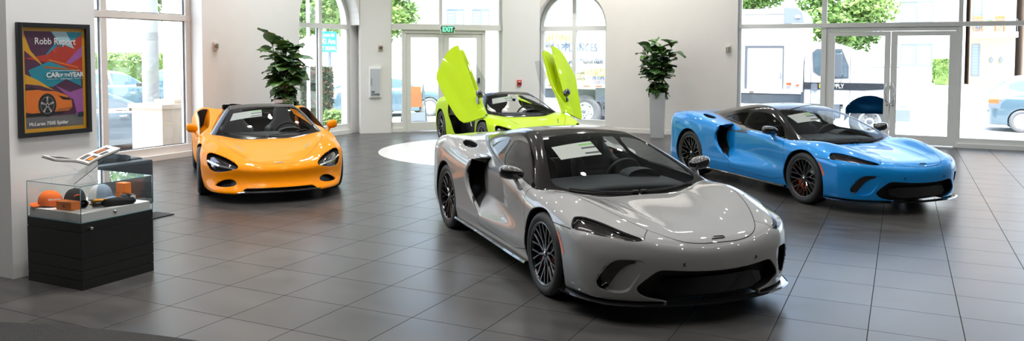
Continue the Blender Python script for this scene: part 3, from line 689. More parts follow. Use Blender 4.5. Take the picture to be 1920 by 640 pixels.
def sticker(car, F, M, corners, inset=.012):
    """printed price sheet behind the windscreen, follows the glass"""
    n, m = 14, 8; V = []; (a, b, c, d) = [np.array(q, float) for q in corners]
    for i in range(n + 1):
        for j in range(m + 1):
            u, v = i / n, j / m; q = (a * (1 - u) + b * u) * (1 - v) + (d * (1 - u) + c * u) * v
            p = on_ray(F, q[0], q[1]); N = normals(F, p[None])[0]; V.append(p - N * inset)
    F4 = [(i * (m + 1) + j, (i + 1) * (m + 1) + j, (i + 1) * (m + 1) + j + 1, i * (m + 1) + j + 1) for i in range(n) for j in range(m)]
    mi = [1 if i >= 9 and j in (1,) else 2 if (i >= 9 and j in (3,)) or (i >= 9 and j == 6) else 0 for i in range(n) for j in range(m)]
    o = arr_mesh('window_sticker', np.array(V), np.array(F4), [M['paper'], M['print_green'], M['print_black']], mi, None, car)
    # lines of small print
    t = MB(); 
    for i in range(9):
        for j in range(m):
            for k in (.25, .62):
                if (i * 7 + j * 3) % 5 == 0: continue
                p = [np.array(V[(i + di) * (m + 1) + j]) * (1 - k) + np.array(V[(i + di) * (m + 1) + j + 1]) * k for di in (.08, .9)] if False else [(np.array(V[i * (m + 1) + j]) * (1 - e) + np.array(V[(i + 1) * (m + 1) + j]) * e) * (1 - k) + (np.array(V[i * (m + 1) + j + 1]) * (1 - e) + np.array(V[(i + 1) * (m + 1) + j + 1]) * e) * k for e in (.06, .86)]
                nn = np.array([.38, 0, .92]) * .0015; e2 = (np.array(V[j + 1]) - np.array(V[j])) * .06
                t.add([p[0] + nn, p[1] + nn, p[1] + nn + e2, p[0] + nn + e2], [(0, 1, 2, 3)])
    t.build('small_print', [M['print_grey']], o, fix=False)
    return o
def mirror_part(car, s, M, head, foot, kind, skin):
    """door mirror: shell, face and stalk"""
    c = MB(); bm = bmesh.new(); bmesh.ops.create_uvsphere(bm, u_segments=32, v_segments=20, radius=1)
    for v in bm.verts:
        x, y, z = v.co; q = lambda t, e: math.copysign(abs(t) ** e, t)
        x, y, z = q(x, .75), q(y, .72), q(z, .72)
        x = x * (.085 if x > 0 else .035); y *= .112 if kind == 'gt' else .078; z *= .060 if kind == 'gt' else .064; z *= (1 - .22 * (v.co.y * s < 0) * abs(v.co.y))
        v.co = (x, y, z + .012 * y / .112 * s)
    bm.verts.index_update(); c.add([v.co for v in bm.verts], [[v.index for v in f.verts] for f in bm.faces], 0, True); bm.free()
    o = c.build('door_mirror', [skin], car, (head[0], head[1] * s, head[2]), (0, 0, R(8) * s))
    f = MB(); f.box((-.037, 0, .0), (.006, .18 if kind == 'gt' else .12, .085), bev=.004); f.build('mirror_glass', [M['chrome']], o)
    k = MB(); a = Vector((foot[0] - head[0], (foot[1] - head[1]) * s, foot[2] - head[2]))
    k.bar([((.0, -.03 * s, -.045), .075, .024), (tuple(a * .5 + Vector((0, -.015 * s, -.02))), .060, .020), (tuple(a), .085, .030)], (0, 1, .3))
    so = k.build('mirror_stalk', [M['paint'] if kind == 'gt' else skin], o); so.rotation_euler = (0, 0, -R(8) * s)
    return o
def car_gt(car, kit, M):
    F = kit.F
    kit.put('body_shell', ['body'], [M['paint'], M['cabin']], car, .014)
    for s in (-1, 1):
        kit.put('door', ['door'], [M['paint'], M['cabin']], car, .014, 0, s)
        kit.put('door_window', ['door_window'], [M['sideglass']], car, 0, 0, s); kit.put('quarter_window', ['quarter_window'], [M['sideglass']], car, 0, 0, s)
        hl = kit.put('headlight', ['headlight'], [M['lens']], car, 0, 0, s)
        P, T, C, mi, N = kit.geo(('headlight',), 0, 0); f = np.array([1, s, 1])
        Q = P - N * .028; Tq = T if s > 0 else T[:, ::-1]
        arr_mesh('lamp_housing', Q * f, Tq, [M['lamp']], None, N * f, hl)
        d = MB(); L = [np.array(p) for p in ((1.775, .885, .672), (1.762, .845, .694), (1.81, .808, .698), (1.91, .757, .686), (2.05, .693, .661), (2.17, .625, .634))]
        d.bar([(tuple((p - np.array([-.004, .004, .016])) * f), .012, .006) for p in L], (.3, .2 * s, .9)); d.build('light_strip', [M['chrome']], hl)
        d = MB(); L = [np.array(p) for p in ((1.84, .865, .650), (1.95, .82, .642), (2.07, .755, .626), (2.17, .67, .610))]
        d.bar([(tuple((p - np.array([0, 0, .012])) * f), .030, .010) for p in L], (.3, .2 * s, .9)); d.build('reflector', [M['chrome_dark']], hl)
        kit.put('side_intake', ['side_intake'], [M['mesh'], M['mesh']], car, .004, 0, s); kit.put('bumper_vent', ['bumper_vent'], [M['black']], car, 0, 0, s)
        kit.put('wheel_arch_liner', ['wheel_arch_liner'], [M['mesh'], M['mesh']], car, .003, 0, s); kit.put('shoulder_scoop', ['shoulder_scoop'], [M['mesh']], car, 0, 0, s)
        kit.put('side_marker', ['side_marker'], [M['marker']], car, 0, -.002, s)
        k = MB(); k.bar([((x, s * (y), z), .075, .032) for x, y, z in ((.985, .925, .172), (.7, .928, .170), (.2, .922, .170), (-.3, .92, .172), (-.75, .93, .176), (-.96, .94, .182))], (0, 0, 1), smooth=False); k.build('side_skirt', [M['black']], car)
        mirror_part(car, s, M, (.68, .960, .895), (.77, .898, .748), 'gt', M['black'])
        make_wheel(car, 1.3375, s * .832, .333, .228, .254, 'mesh', M, math.pi)
        make_wheel(car, -1.3375, s * .800, .355, .290, .268, 'mesh', M, 0)
        make_seat(car, s * .37, 'gt', M, M['belt'], s)
        b = MB(); b.lathe([(0, .002), (.011, .002), (.012, -.004)], 20, 'x', (0, 0, 0)); 
        for yy, zz in ((.80, .475), (.30, .45)): 
            xx = float(F.front(np.array(yy), np.array(zz))); 
            if yy < .5:
                e = MB(); e.lathe([(.0085, -.006), (.0085, .002), (.0105, .003), (.0125, .002), (.0125, -.006)], 24, 'x'); e.build('parking_sensor', [M['black']], car, (xx + .002, yy * s, zz), (0, 0, -R(22) * s))
    kit.put('hood', ['hood'], [M['paint'], M['cabin']], car, .014)
    kit.put('belt_trim', ['belt_trim'], [M['trim'], M['cabin']], car, .010)
    kit.put('roof_panel', ['roof_panel'], [M['roof'], M['cabin']], car, .012)
    kit.put('windscreen', ['windscreen'], [M['glass']], car); kit.put('rear_window', ['rear_window'], [M['glass']], car)
    kit.put('front_grille', ['front_grille'], [M['mesh']], car); kit.put('underbody', ['underbody'], [M['mesh']], car); kit.put('shut_line', ['shut_line'], [M['gap']], car)
    # splitter under the nose
    path = [(y, float(F.xn(np.array(y)))) for y in np.linspace(0, .80, 25)]
    path = [(x - .030, y) for y, x in path if x > 2.12]; x0, y0 = path[-1]; path += [(x0 + (1.68 - x0) * t, y0 + (.915 - y0) * (1 - (1 - t) ** 1.7)) for t in np.linspace(.08, 1, 12)]
    zs = lambda y: .150 + .006 * math.cos(y * 3)
    full = [((x, -y, zs(y)), .10, .013) for x, y in path[::-1]] + [((x, y, zs(y)), .10, .013) for x, y in path[1:]]
    sp = MB(); sp.bar(full, (0, 0, 1)); sp.build('front_splitter', [M['black']], car)
    # glossy duct panel inside the mouth
    g = MB(); pan = []
    for i in range(17):
        y = -.44 + i * .055; x = float(F.xn(np.array(abs(y)))) - .085; e = max(0, abs(y) - .34) * .6
        pan.append(((x + .02, y, .205 + e * .6), (x, y, .325 - e * .4)))
    V = [q for p in pan for q in p]; g.add(V, [(2 * i, 2 * i + 2, 2 * i + 3, 2 * i + 1) for i in range(16)], 0, True); g.build('grille_panel', [M['panelgloss']], car, fix=False)
    w = MB(); 
    for a, b in (((1.262, .02), (1.13, .60)), ((1.262, -.02), (1.12, -.60))):
        pts = []
        for t in np.linspace(0, 1, 8):
            x, y = a[0] * (1 - t) + b[0] * t + .035 * math.sin(t * 3.1), a[1] * (1 - t) + b[1] * t; p = on_ray(F, x - .02, abs(y)); pts.append(((p[0], y, p[2] + .014), .016 - .006 * t, .012))
        o = MB(); o.bar(pts, (0, 0, 1)); o.box((a[0] - .03, a[1] * 2, pts[0][0][2] + .002), (.04, .05, .02), bev=.005); o.build('windscreen_wiper', [M['mesh']], car)
    p = on_ray(F, 2.338, 0.); e = MB(); sl = .33
    e.bar([((.006, -.052, .004), .006, .006), ((.011, -.046, .003), .008, .006), ((.010, .04, .003), .007, .006), ((.004, .055, .004), .012, .006), ((-.007, .050, .007), .009, .006), ((-.009, -.03, .008), .006, .006)], (0, 0, 1))
    e.build('bonnet_badge', [M['black']], car, (p[0], 0, p[2] - .001), (0, R(24), 0))
    make_cabin(car, M, 'gt')
    sticker(car, F, M, [(.425, -.465), (.365, -.035), (.625, -.045), (.655, -.470)])
    if M.get('inspection'):
        pass
def car_sp(car, kit, M, opened=False):
    F = kit.F
    kit.put('body_shell', ['body'], [M['paint'], M['cabin']], car, .014)
    for s in (-1, 1):
        hl = kit.put('headlight', ['headlight'], [M['lensblack']], car, 0, 0, s); f = np.array([1, s, 1])
        d = MB(); L = [(1.86, .852, .520), (1.95, .80, .495), (2.06, .715, .468), (2.17, .62, .455), (2.25, .53, .455)]
        pts = []
        for q in L:
            pp = newton(F, np.array([q], float), 6, .05)[0]; N = normals(F, pp[None])[0]; pts.append((tuple((pp + N * .006) * f), .030, .014))
        d.bar(pts, (.8, .3 * s, .5)); d.build('light_strip', [M['chrome_dark'] if opened else M['chrome']], hl)
        # window and door travel together
        parts = [kit.put('door', ['door'], [M['paint'], M['cabin']], car, .03 if opened else .014, 0, s)]
        it = kit.put('side_intake', ['side_intake'], [M['mesh'], M['mesh']], car, .004, 0, s)
        wn = kit.put('side_window', ['side_window'], [M['sideglass']], car, 0, 0, s)
        kit.put('bumper_vent', ['bumper_vent'], [M['mesh']], car, 0, 0, s); kit.put('hood_slit', ['hood_slit'], [M['black']], car, 0, 0, s)
        kit.put('wheel_arch_liner', ['wheel_arch_liner'], [M['mesh'], M['mesh']], car, .003, 0, s); kit.put('side_marker', ['side_marker'], [M['marker']], car, 0, -.002, s)
        mr = mirror_part(car, s, M, (.50, 1.01, .838), (.62, .915, .705), 'sp', M['mirror'])
        make_wheel(car, 1.335, s * .838, .327, .24, .245, 'twin', M, math.pi); make_wheel(car, -1.335, s * .815, .346, .30, .258, 'twin', M, 0)
        make_seat(car, s * .36, 'sp', M, M['belt'], s)
        h = MB(); h.box((0, 0, 0), (.20, .13, .075), bev=.025); h.build('roll_hoop', [M['roof']], car, (-.74, s * .47, 1.055), (0, R(-8), 0))
        if opened:
            # dihedral doors swing up and forward about the pillar foot
            H = Vector((.93, .80 * s, .74)); Mx = Matrix.Translation(H + Vector(DOOR_MOVE)) @ Matrix.Rotation(-DOOR_OUT * s, 4, 'X') @ Matrix.Rotation(-DOOR_YAW * s, 4, 'Z') @ Matrix.Rotation(DOOR_UP, 4, 'Y') @ Matrix.Translation(-H)
            for q in [o for o in (parts[0], wn, mr) if o]: q.matrix_basis = Mx @ q.matrix_basis.copy()
            k = MB(); k.prism([(.84, .22), (.88, .55), (.80, .74), (.2, .74), (-.55, .80), (-.62, .48), (-.42, .22)], s * .62, s * .635, 'y'); k.build('door_aperture', [M['cabin']], car)
    kit.put('hood', ['hood'], [M['paint'], M['cabin']], car, .014); kit.put('windscreen_frame', ['windscreen_frame'], [M['roof'], M['cabin']], car, .016)
    kit.put('windscreen', ['windscreen'], [M['glass']], car); kit.put('underbody', ['underbody'], [M['mesh']], car); kit.put('shut_line', ['shut_line'], [M['gap']], car)
    path = [(float(F.xn(np.array(y))) + .03, y) for y in np.linspace(0, .50, 7)]
    sp = MB(); sp.bar([((x, -y, .155), .12, .03) for x, y in path[::-1]] + [((x, y, .155), .12, .03) for x, y in path[1:]], (0, 0, 1)); sp.build('front_splitter', [M['black']], car)
    for a, b in (((1.20, .0), (1.03, .55)), ((1.20, -.05), (1.03, -.60))):
        pts = []
        for t in np.linspace(0, 1, 8):
            x, y = a[0] * (1 - t) + b[0] * t + .03 * math.sin(t * 3.1), a[1] * (1 - t) + b[1] * t; p = on_ray(F, x - .02, abs(y)); pts.append(((p[0], y, p[2] + .014), .016 - .006 * t, .012))
        o = MB(); o.bar(pts, (0, 0, 1)); o.build('windscreen_wiper', [M['mesh']], car)
    p = on_ray(F, 2.27, 0.); e = MB(); e.box((0, 0, 0), (.018, .115, .006), bev=.002); e.build('bonnet_badge', [M['black']], car, (p[0], 0, p[2] + .002), (0, R(20), 0))
    b = MB(); b.span((-.70, -.45, .86), (-.66, .45, 1.02), bev=.015); b.build('rear_bulkhead', [M['cabin']], car)
    make_cabin(car, M, 'sp')
    sticker(car, F, M, [(.50, -.44), (.44, -.03), (.63, -.04), (.70, -.50)])
# ---------------------------------------------------------------- the showroom (X along the far wall, Y into the room, metres)
W_ = {}
def setup_room_mats():
    W_['wall'] = mat('white_wall_paint', (.74, .735, .72), .6, noise=.06, nscale=3, bumpy=.05)
    W_['warm'] = mat('warm_wall_paint', (.70, .66, .62), .6, noise=.06, nscale=3, bumpy=.05)
    W_['taupe'] = mat('taupe_wall_paint', (.16, .15, .14), .6, noise=.08, nscale=3)
    W_['ceil'] = mat('ceiling_paint', (.55, .545, .53), .8, noise=.04, nscale=2)
    W_['alu'] = mat('pale_aluminium', (.72, .725, .70), .42, .0, noise=.05, nscale=8)
    W_['white_frame'] = mat('white_frame_paint', (.74, .73, .71), .45, noise=.05, nscale=6)
    W_['pane'] = glass('window_pane', (.96, .975, .97)); W_['gasket'] = mat('dark_gasket', (.05, .06, .07), .6, noise=.1)
    m = mat('grey_floor_tile', (.1, .1, .1), .3); nt = m.node_tree; b = nt.nodes['Principled BSDF']; L = nt.links
    tc = nt.nodes.new('ShaderNodeTexCoord'); mp = nt.nodes.new('ShaderNodeMapping'); mp.inputs['Location'].default_value = (4.377 + .0, -4.861 + .0, 0); L.new(tc.outputs['Object'], mp.inputs['Vector'])
    br = nt.nodes.new('ShaderNodeTexBrick'); br.offset = 0; br.squash = 1; br.inputs['Scale'].default_value = 1; br.inputs['Brick Width'].default_value = .6; br.inputs['Row Height'].default_value = .6
    br.inputs['Mortar Size'].default_value = .0034; br.inputs['Mortar Smooth'].default_value = .15; br.inputs['Color1'].default_value = (.044, .042, .040, 1); br.inputs['Color2'].default_value = (.056, .0535, .051, 1); br.inputs['Mortar'].default_value = (.016, .016, .016, 1); br.inputs['Bias'].default_value = 0
    L.new(mp.outputs[0], br.inputs['Vector'])
    st = nt.nodes.new('ShaderNodeMapping'); st.inputs['Scale'].default_value = (1.0, 2.2, 1); L.new(tc.outputs['Object'], st.inputs['Vector'])
    n = nt.nodes.new('ShaderNodeTexNoise'); n.inputs['Scale'].default_value = 1.6; n.inputs['Detail'].default_value = 6; L.new(st.outputs[0], n.inputs['Vector'])
    rp = nt.nodes.new('ShaderNodeMapRange'); rp.inputs[1].default_value = .3; rp.inputs[2].default_value = .7; rp.inputs[3].default_value = .75; rp.inputs[4].default_value = 1.25; L.new(n.outputs['Fac'], rp.inputs[0])
    mx = nt.nodes.new('ShaderNodeMix'); mx.data_type = 'RGBA'; mx.blend_type = 'MULTIPLY'; mx.inputs[0].default_value = 1; L.new(br.outputs['Color'], mx.inputs[6]); L.new(rp.outputs[0], mx.inputs[7]); L.new(mx.outputs[2], b.inputs['Base Color'])
    rr = nt.nodes.new('ShaderNodeMapRange'); rr.inputs[1].default_value = .3; rr.inputs[2].default_value = .7; rr.inputs[3].default_value = .28; rr.inputs[4].default_value = .33; L.new(n.outputs['Fac'], rr.inputs[0]); L.new(rr.outputs[0], b.inputs['Roughness'])
    bp = nt.nodes.new('ShaderNodeBump'); bp.inputs['Strength'].default_value = .5; bp.inputs['Distance'].default_value = .002; bp.invert = True; L.new(br.outputs['Fac'], bp.inputs['Height']); L.new(bp.outputs['Normal'], b.inputs['Normal'])
    sp = nt.nodes.new('ShaderNodeMapRange'); sp.inputs[3].default_value = .40; sp.inputs[4].default_value = .0; L.new(br.outputs['Fac'], sp.inputs[0]); L.new(sp.outputs[0], b.inputs['Specular IOR Level'])
    W_['floor'] = m
    W_['disc'] = mat('white_floor_inlay', (.55, .54, .52), .32, noise=.05, nscale=2)
    W_['steel'] = mat('brushed_steel', (.55, .55, .54), .28, 1.); W_['plate'] = mat('beige_plate', (.62, .58, .52), .45, noise=.05)
def S(o): o['kind'] = 'structure'; return o
ZT, ZC = 5.5, 6.1
def arch_piece(mb, a0, a1, r, zs, ztop, pl, th, axis):
    """wall above an arched opening a0..a1; pl..pl+th is the wall's thickness"""
    c = (a0 + a1) / 2; n = 24; P = [(a0, zs)] + [(c - r * math.cos(math.pi * i / n), zs + r * math.sin(math.pi * i / n)) for i in range(1, n)] + [(a1, zs)]
    for (u0, v0), (u1, v1) in zip(P[:-1], P[1:]):
        mb.prism([(u0, v0), (u1, v1), (u1, ztop), (u0, ztop)], pl, pl + th, axis)
def arch_frame(mb, a0, a1, r, zs, z0, d0, d1, axis, w=.06):
    """bent frame bar round an arched light"""
    c = (a0 + a1) / 2; n = 28; q = lambda rr, i: (c - rr * math.cos(math.pi * i / n), zs + rr * math.sin(math.pi * i / n))
    for i in range(n): mb.prism([q(r, i), q(r, i + 1), q(r - w, i + 1), q(r - w, i)], d0, d1, axis)
    for s, e in ((a0, a0 + w), (a1 - w, a1)): mb.prism([(s, z0), (e, z0), (e, zs), (s, zs)], d0, d1, axis)
def build_room():
    setup_room_mats(); w = W_['wall']
    f = MB(); f.span((-12.6, -11, -.12), (10.2, 19.6, 0)); S(f.build('floor', [W_['floor']]))
    d = MB(); d.lathe([(0, .0025), (2.55, .0025), (2.56, .0)], 96, 'z', (-7.12, 14.38, 0), smooth=False); S(d.build('floor_inlay', [W_['disc']]))
    c = MB(); c.span((-12.6, -11.2, ZC), (10.4, 19.6, ZC + .3)); S(c.build('ceiling', [W_['ceil']]))
    # left wall: wide window, plain wall, arched window
    m = MB(); x0, x1 = -12.32, -11.76
    for a, b in ((-11, 5.3), (10.92, 13.6)): m.span((x0, a, 0), (x1, b, ZC))
    m.span((x0, 5.3, ZT), (x1, 10.92, ZC)); m.span((x0, 15.74, 0), (x1 - .28, 16.1, ZC))
    arch_piece(m, 13.6, 15.74, 1.07, 2.62, ZC, x0, x1 - x0, 'x'); S(m.build('wall_left', [w]))
    b = MB(); b.span((x1, 10.95, 0), (x1 + .012, 13.58, .10)); S(b.build('baseboard_left', [W_['wall']]))
    # corner wall, cut at 45 degrees
    CL = (-11.776, 15.774, 0); CR = (0, 0, math.pi / 4)
    m = MB(); m.span((0, 0, 0), (.75, .40, ZC)); m.span((3.63, 0, 0), (4.63, .40, ZC)); m.span((.75, 0, ZT), (3.63, .4, ZC)); S(m.build('wall_corner', [w], None, CL, CR))
    # far wall: arched window, plain wall, glazed entrance
    m = MB(); y0, y1 = 19.05, 19.50
    m.span((-8.85, y0 + .25, 0), (-8.6, y1, ZC)); m.span((-6.68, y0, 0), (-3.48, y1, ZC)); m.span((7.6, y0, 0), (10.2, y1, ZC)); m.span((-3.48, y0, ZT), (7.6, y1, ZC))
    arch_piece(m, -8.6, -6.68, .96, 2.64, ZC, y0, y1 - y0, 'y'); S(m.build('wall_far', [W_['warm']]))
    b = MB(); b.span((-6.66, y0 - .012, 0), (-3.5, y0, .10)); S(b.build('baseboard_far', [W_['warm']]))
    m = MB(); m.span((10.0, -11, 0), (10.3, 19.5, ZC)); S(m.build('wall_right', [W_['taupe']]))
    m = MB(); m.span((-12.5, -11.3, 0), (10.3, -11, ZC)); S(m.build('wall_back', [W_['taupe']]))
    m = MB(); m.span((-7.75, 4.185, 0), (-6.75, 5.0, ZC)); S(m.build('wall_pillar', [w]))
    # --- glazing
    al, wf = W_['alu'], W_['white_frame']
    def win(name, loc=(0, 0, 0), rot=(0, 0, 0)):
        o = bpy.data.objects.new(name, None); COL.objects.link(o); o.location = loc; o.rotation_euler = rot; return S(o)
    # window 1, left of the picture
    o = win('window_1'); fr = MB(); X0, X1 = -12.16, -12.06
    for y in (5.33, 7.3, 9.10, 10.86): fr.span((X0, y - .05, 0), (X1, y + .06, ZT), bev=.006)
    fr.span((X0 - .02, 5.3, 0), (X1 + .1, 10.92, .10), bev=.004); fr.span((X0, 5.3, .08), (X1 + .03, 10.92, .235), bev=.006); fr.span((X0, 5.3, 2.53), (X1 + .01, 10.92, 2.64), bev=.006); fr.span((X0, 5.3, ZT - .08), (X1, 10.92, ZT))
    fr.build('window_frame', [wf], o)
    for a, b_ in ((5.4, 7.24), (7.37, 9.04), (9.17, 10.8)):
        for z0, z1 in ((.235, 2.53), (2.64, ZT - .08)):
            p = MB(); p.span((-12.115, a, z0), (-12.109, b_, z1)); p.build('window_pane', [W_['pane']], o)
            g = MB()
            for u, v in (((a, z0), (a + .012, z1)), ((b_ - .012, z0), (b_, z1)), ((a, z0), (b_, z0 + .012)), ((a, z1 - .012), (b_, z1))): g.span((-12.12, u[0], u[1]), (-12.10, v[0], v[1]))
            g.build('gasket', [W_['gasket']], o)
    # window 2, arched, left wall
    o = win('window_2'); fr = MB(); arch_frame(fr, 13.62, 15.72, 1.05, 2.62, 0, -12.16, -12.06, 'x', .09)
    fr.prism([(14.61, 0), (14.71, 0), (14.71, 3.6), (14.61, 3.6)], -12.16, -12.05, 'x'); fr.span((-12.16, 13.62, 2.52), (-12.05, 15.72, 2.63)); fr.span((-12.16, 13.62, .0), (-12.0, 15.72, .10)); fr.span((-12.16, 13.62, .10), (-12.05, 15.72, .24)); fr.build('window_frame', [al], o)
    for a, b_ in ((13.68, 14.61), (14.71, 15.66)):
        p = MB(); p.span((-12.11, a, .24), (-12.105, b_, 2.52)); p.build('window_pane', [W_['pane']], o)
        n = 12; q = [(14.66 + s * .99 * math.sin(t * math.pi / 2 / n) * 1.0, 2.62 + .99 * math.cos(t * math.pi / 2 / n)) for s in ((-1,) if a < 14 else (1,)) for t in range(n + 1)]
        p = MB(); p.prism([(14.66, 2.63)] + q, -12.11, -12.105, 'x'); p.build('window_pane', [W_['pane']], o)
        g = MB()
        for u in (a, b_ - .012): g.span((-12.12, u, .24), (-12.10, u + .012, 2.52))
        g.build('gasket', [W_['gasket']], o)
    # window 3, arched, far wall
    o = win('window_3'); fr = MB(); arch_frame(fr, -8.58, -6.70, .94, 2.64, 0, 19.30, 19.40, 'y', .09)
    fr.span((-7.69, 19.29, 0), (-7.59, 19.40, 3.55)); fr.span((-8.58, 19.29, 2.54), (-6.7, 19.40, 2.66)); fr.span((-8.58, 19.26, 0), (-6.7, 19.40, .12)); fr.span((-8.58, 19.29, .10), (-6.7, 19.40, .26)); fr.build('window_frame', [al], o)
    for a, b_, s in ((-8.5, -7.69, -1), (-7.59, -6.78, 1)):
        p = MB(); p.span((a, 19.35, .26), (b_, 19.355, 2.54)); p.build('window_pane', [W_['pane']], o)
        n = 12; p = MB(); p.prism([(-7.64, 2.66)] + [(-7.64 + s * .88 * math.sin(t * math.pi / 2 / n), 2.66 + .86 * math.cos(t * math.pi / 2 / n)) for t in range(n + 1)], 19.35, 19.355, 'y'); p.build('window_pane', [W_['pane']], o)
    # window 4 and door 1 in the corner wall
    o = win('window_4', CL, CR); fr = MB(); Y0, Y1 = .10, .20
    for a, b_ in ((.75, .79), (1.05, 1.15), (3.10, 3.19), (3.56, 3.63)): fr.span((a, Y0, 0), (b_, Y1, 2.55))
    fr.span((.75, Y0 - .04, 2.53), (3.63, Y1 + .02, 2.675), bev=.006); fr.span((1.98, Y0 - .02, 2.675), (2.06, Y1, ZT)); fr.span((3.555, Y0, 2.675), (3.63, Y1, ZT)); fr.span((.75, Y0, 2.675), (.79, Y1, ZT)); fr.span((.75, Y0, ZT - .08), (3.63, Y1, ZT))
    for a, b_ in ((.75, 1.06), (3.14, 3.6)): fr.span((a, Y0 - .03, 0), (b_, Y1, .10)); fr.span((a, Y0, .1), (b_, Y1, .24))
    fr.span((1.1, Y0 - .01, 2.45), (3.15, Y1, 2.53)); fr.build('window_frame', [al], o)
    for a, b_, z0, z1 in ((.79, 1.05, .24, 2.53), (3.19, 3.56, .24, 2.53), (.79, 1.98, 2.675, ZT - .08), (2.06, 3.555, 2.675, ZT - .08)):
        p = MB(); p.span((a, .148, z0), (b_, .153, z1)); p.build('window_pane', [W_['pane']], o)
    o = win('door_1', CL, CR)
    for a, b_ in ((1.155, 2.095), (2.10, 3.095)):
        l = MB(); l.span((a, .11, .02), (a + .11 + .03 * (a > 2), .17, 2.45), bev=.004); l.span((b_ - .13 + .0 * (a > 2), .11, .02), (b_, .17, 2.45), bev=.004); l.span((a, .11, .02), (b_, .17, .23), bev=.004); l.span((a, .11, 2.34), (b_, .17, 2.45), bev=.004); l.build('door_leaf', [al], o)
        p = MB(); p.span((a + .1, .138, .2), (b_ - .1, .143, 2.36)); p.build('door_pane', [W_['pane']], o)
    l = MB(); l.span((2.985, .06, 1.19), (3.035, .10, 1.33), bev=.006); l.span((2.995, .05, 1.27), (3.025, .062, 1.31)); l.build('door_lock', [W_['gasket']], o)
    # window 5 and door 2 in the far wall, right of the picture
    o = win('window_5'); fr = MB(); Y0, Y1 = 19.17, 19.29
    for a, b_ in ((-3.48, -3.41), (-1.66, -1.555), (1.02, 1.10), (3.3, 3.4), (5.4, 5.5), (7.52, 7.6)): fr.span((a, Y0, 0), (b_, Y1, ZT), bev=.005)
    fr.span((-3.48, Y0 - .015, 2.545), (7.6, Y1, 2.64), bev=.006); fr.span((-3.48, Y0, ZT - .08), (7.6, Y1, ZT)); fr.span((-1.6, Y0 + .01, 2.46), (1.06, Y1, 2.55))
    fr.span((-1.56, Y0 + .02, 0), (-1.50, Y1, 2.5)); fr.span((.98, Y0 + .02, 0), (1.03, Y1, 2.5))
    for a, b_ in ((-3.48, -1.6), (1.06, 7.6)): fr.span((a, Y0 - .05, 0), (b_, Y1, .09), bev=.004); fr.span((a, Y0, .08), (b_, Y1, .20), bev=.005)
    fr.build('window_frame', [al], o)
    for a, b_ in ((-3.41, -1.66), (1.10, 3.3), (3.4, 5.4), (5.5, 7.52)):
        for z0, z1 in ((.2, 2.545), (2.64, ZT - .08)): p = MB(); p.span((a, 19.225, z0), (b_, 19.23, z1)); p.build('window_pane', [W_['pane']], o)
    p = MB(); p.span((-1.555, 19.225, 2.64), (1.02, 19.23, ZT - .08)); p.build('window_pane', [W_['pane']], o)
    o = win('door_2')
    for k, (a, b_) in enumerate(((-1.50, -.255), (-.245, .98))):
        l = MB(); 
        for s in ((a, .02, a + .125, 2.45), (b_ - .115, .02, b_, 2.45), (a, .02, b_, .215), (a, 2.355, b_, 2.45)): l.span((s[0], 19.19, s[1]), (s[2], 19.25, s[3]), bev=.004)
        l.build('door_leaf', [al], o); p = MB(); p.span((a + .1, 19.215, .2), (b_ - .1, 19.22, 2.36)); p.build('door_pane', [W_['pane']], o)
        s = -1 if k == 0 else 1; xc = -.25 + s * .055
        h = MB(); h.tube([(xc, 19.19, 1.33), (xc, 19.11, 1.32), (xc + s * .02, 19.09, 1.25), (xc + s * .055, 19.085, 1.16), (xc + s * .02, 19.085, 1.06), (xc + s * .012, 19.085, 1.00), (xc + s * .03, 19.09, .96), (xc, 19.11, .93), (xc, 19.19, .92)], .014, 10)
        h.build('door_handle', [W_['steel']], o)
        c = MB(); c.lathe([(0, -.012), (.022, -.010), (.022, 0)], 20, 'y', (xc, 19.19, .86)); c.build('lock_cylinder', [W_['steel']], o)
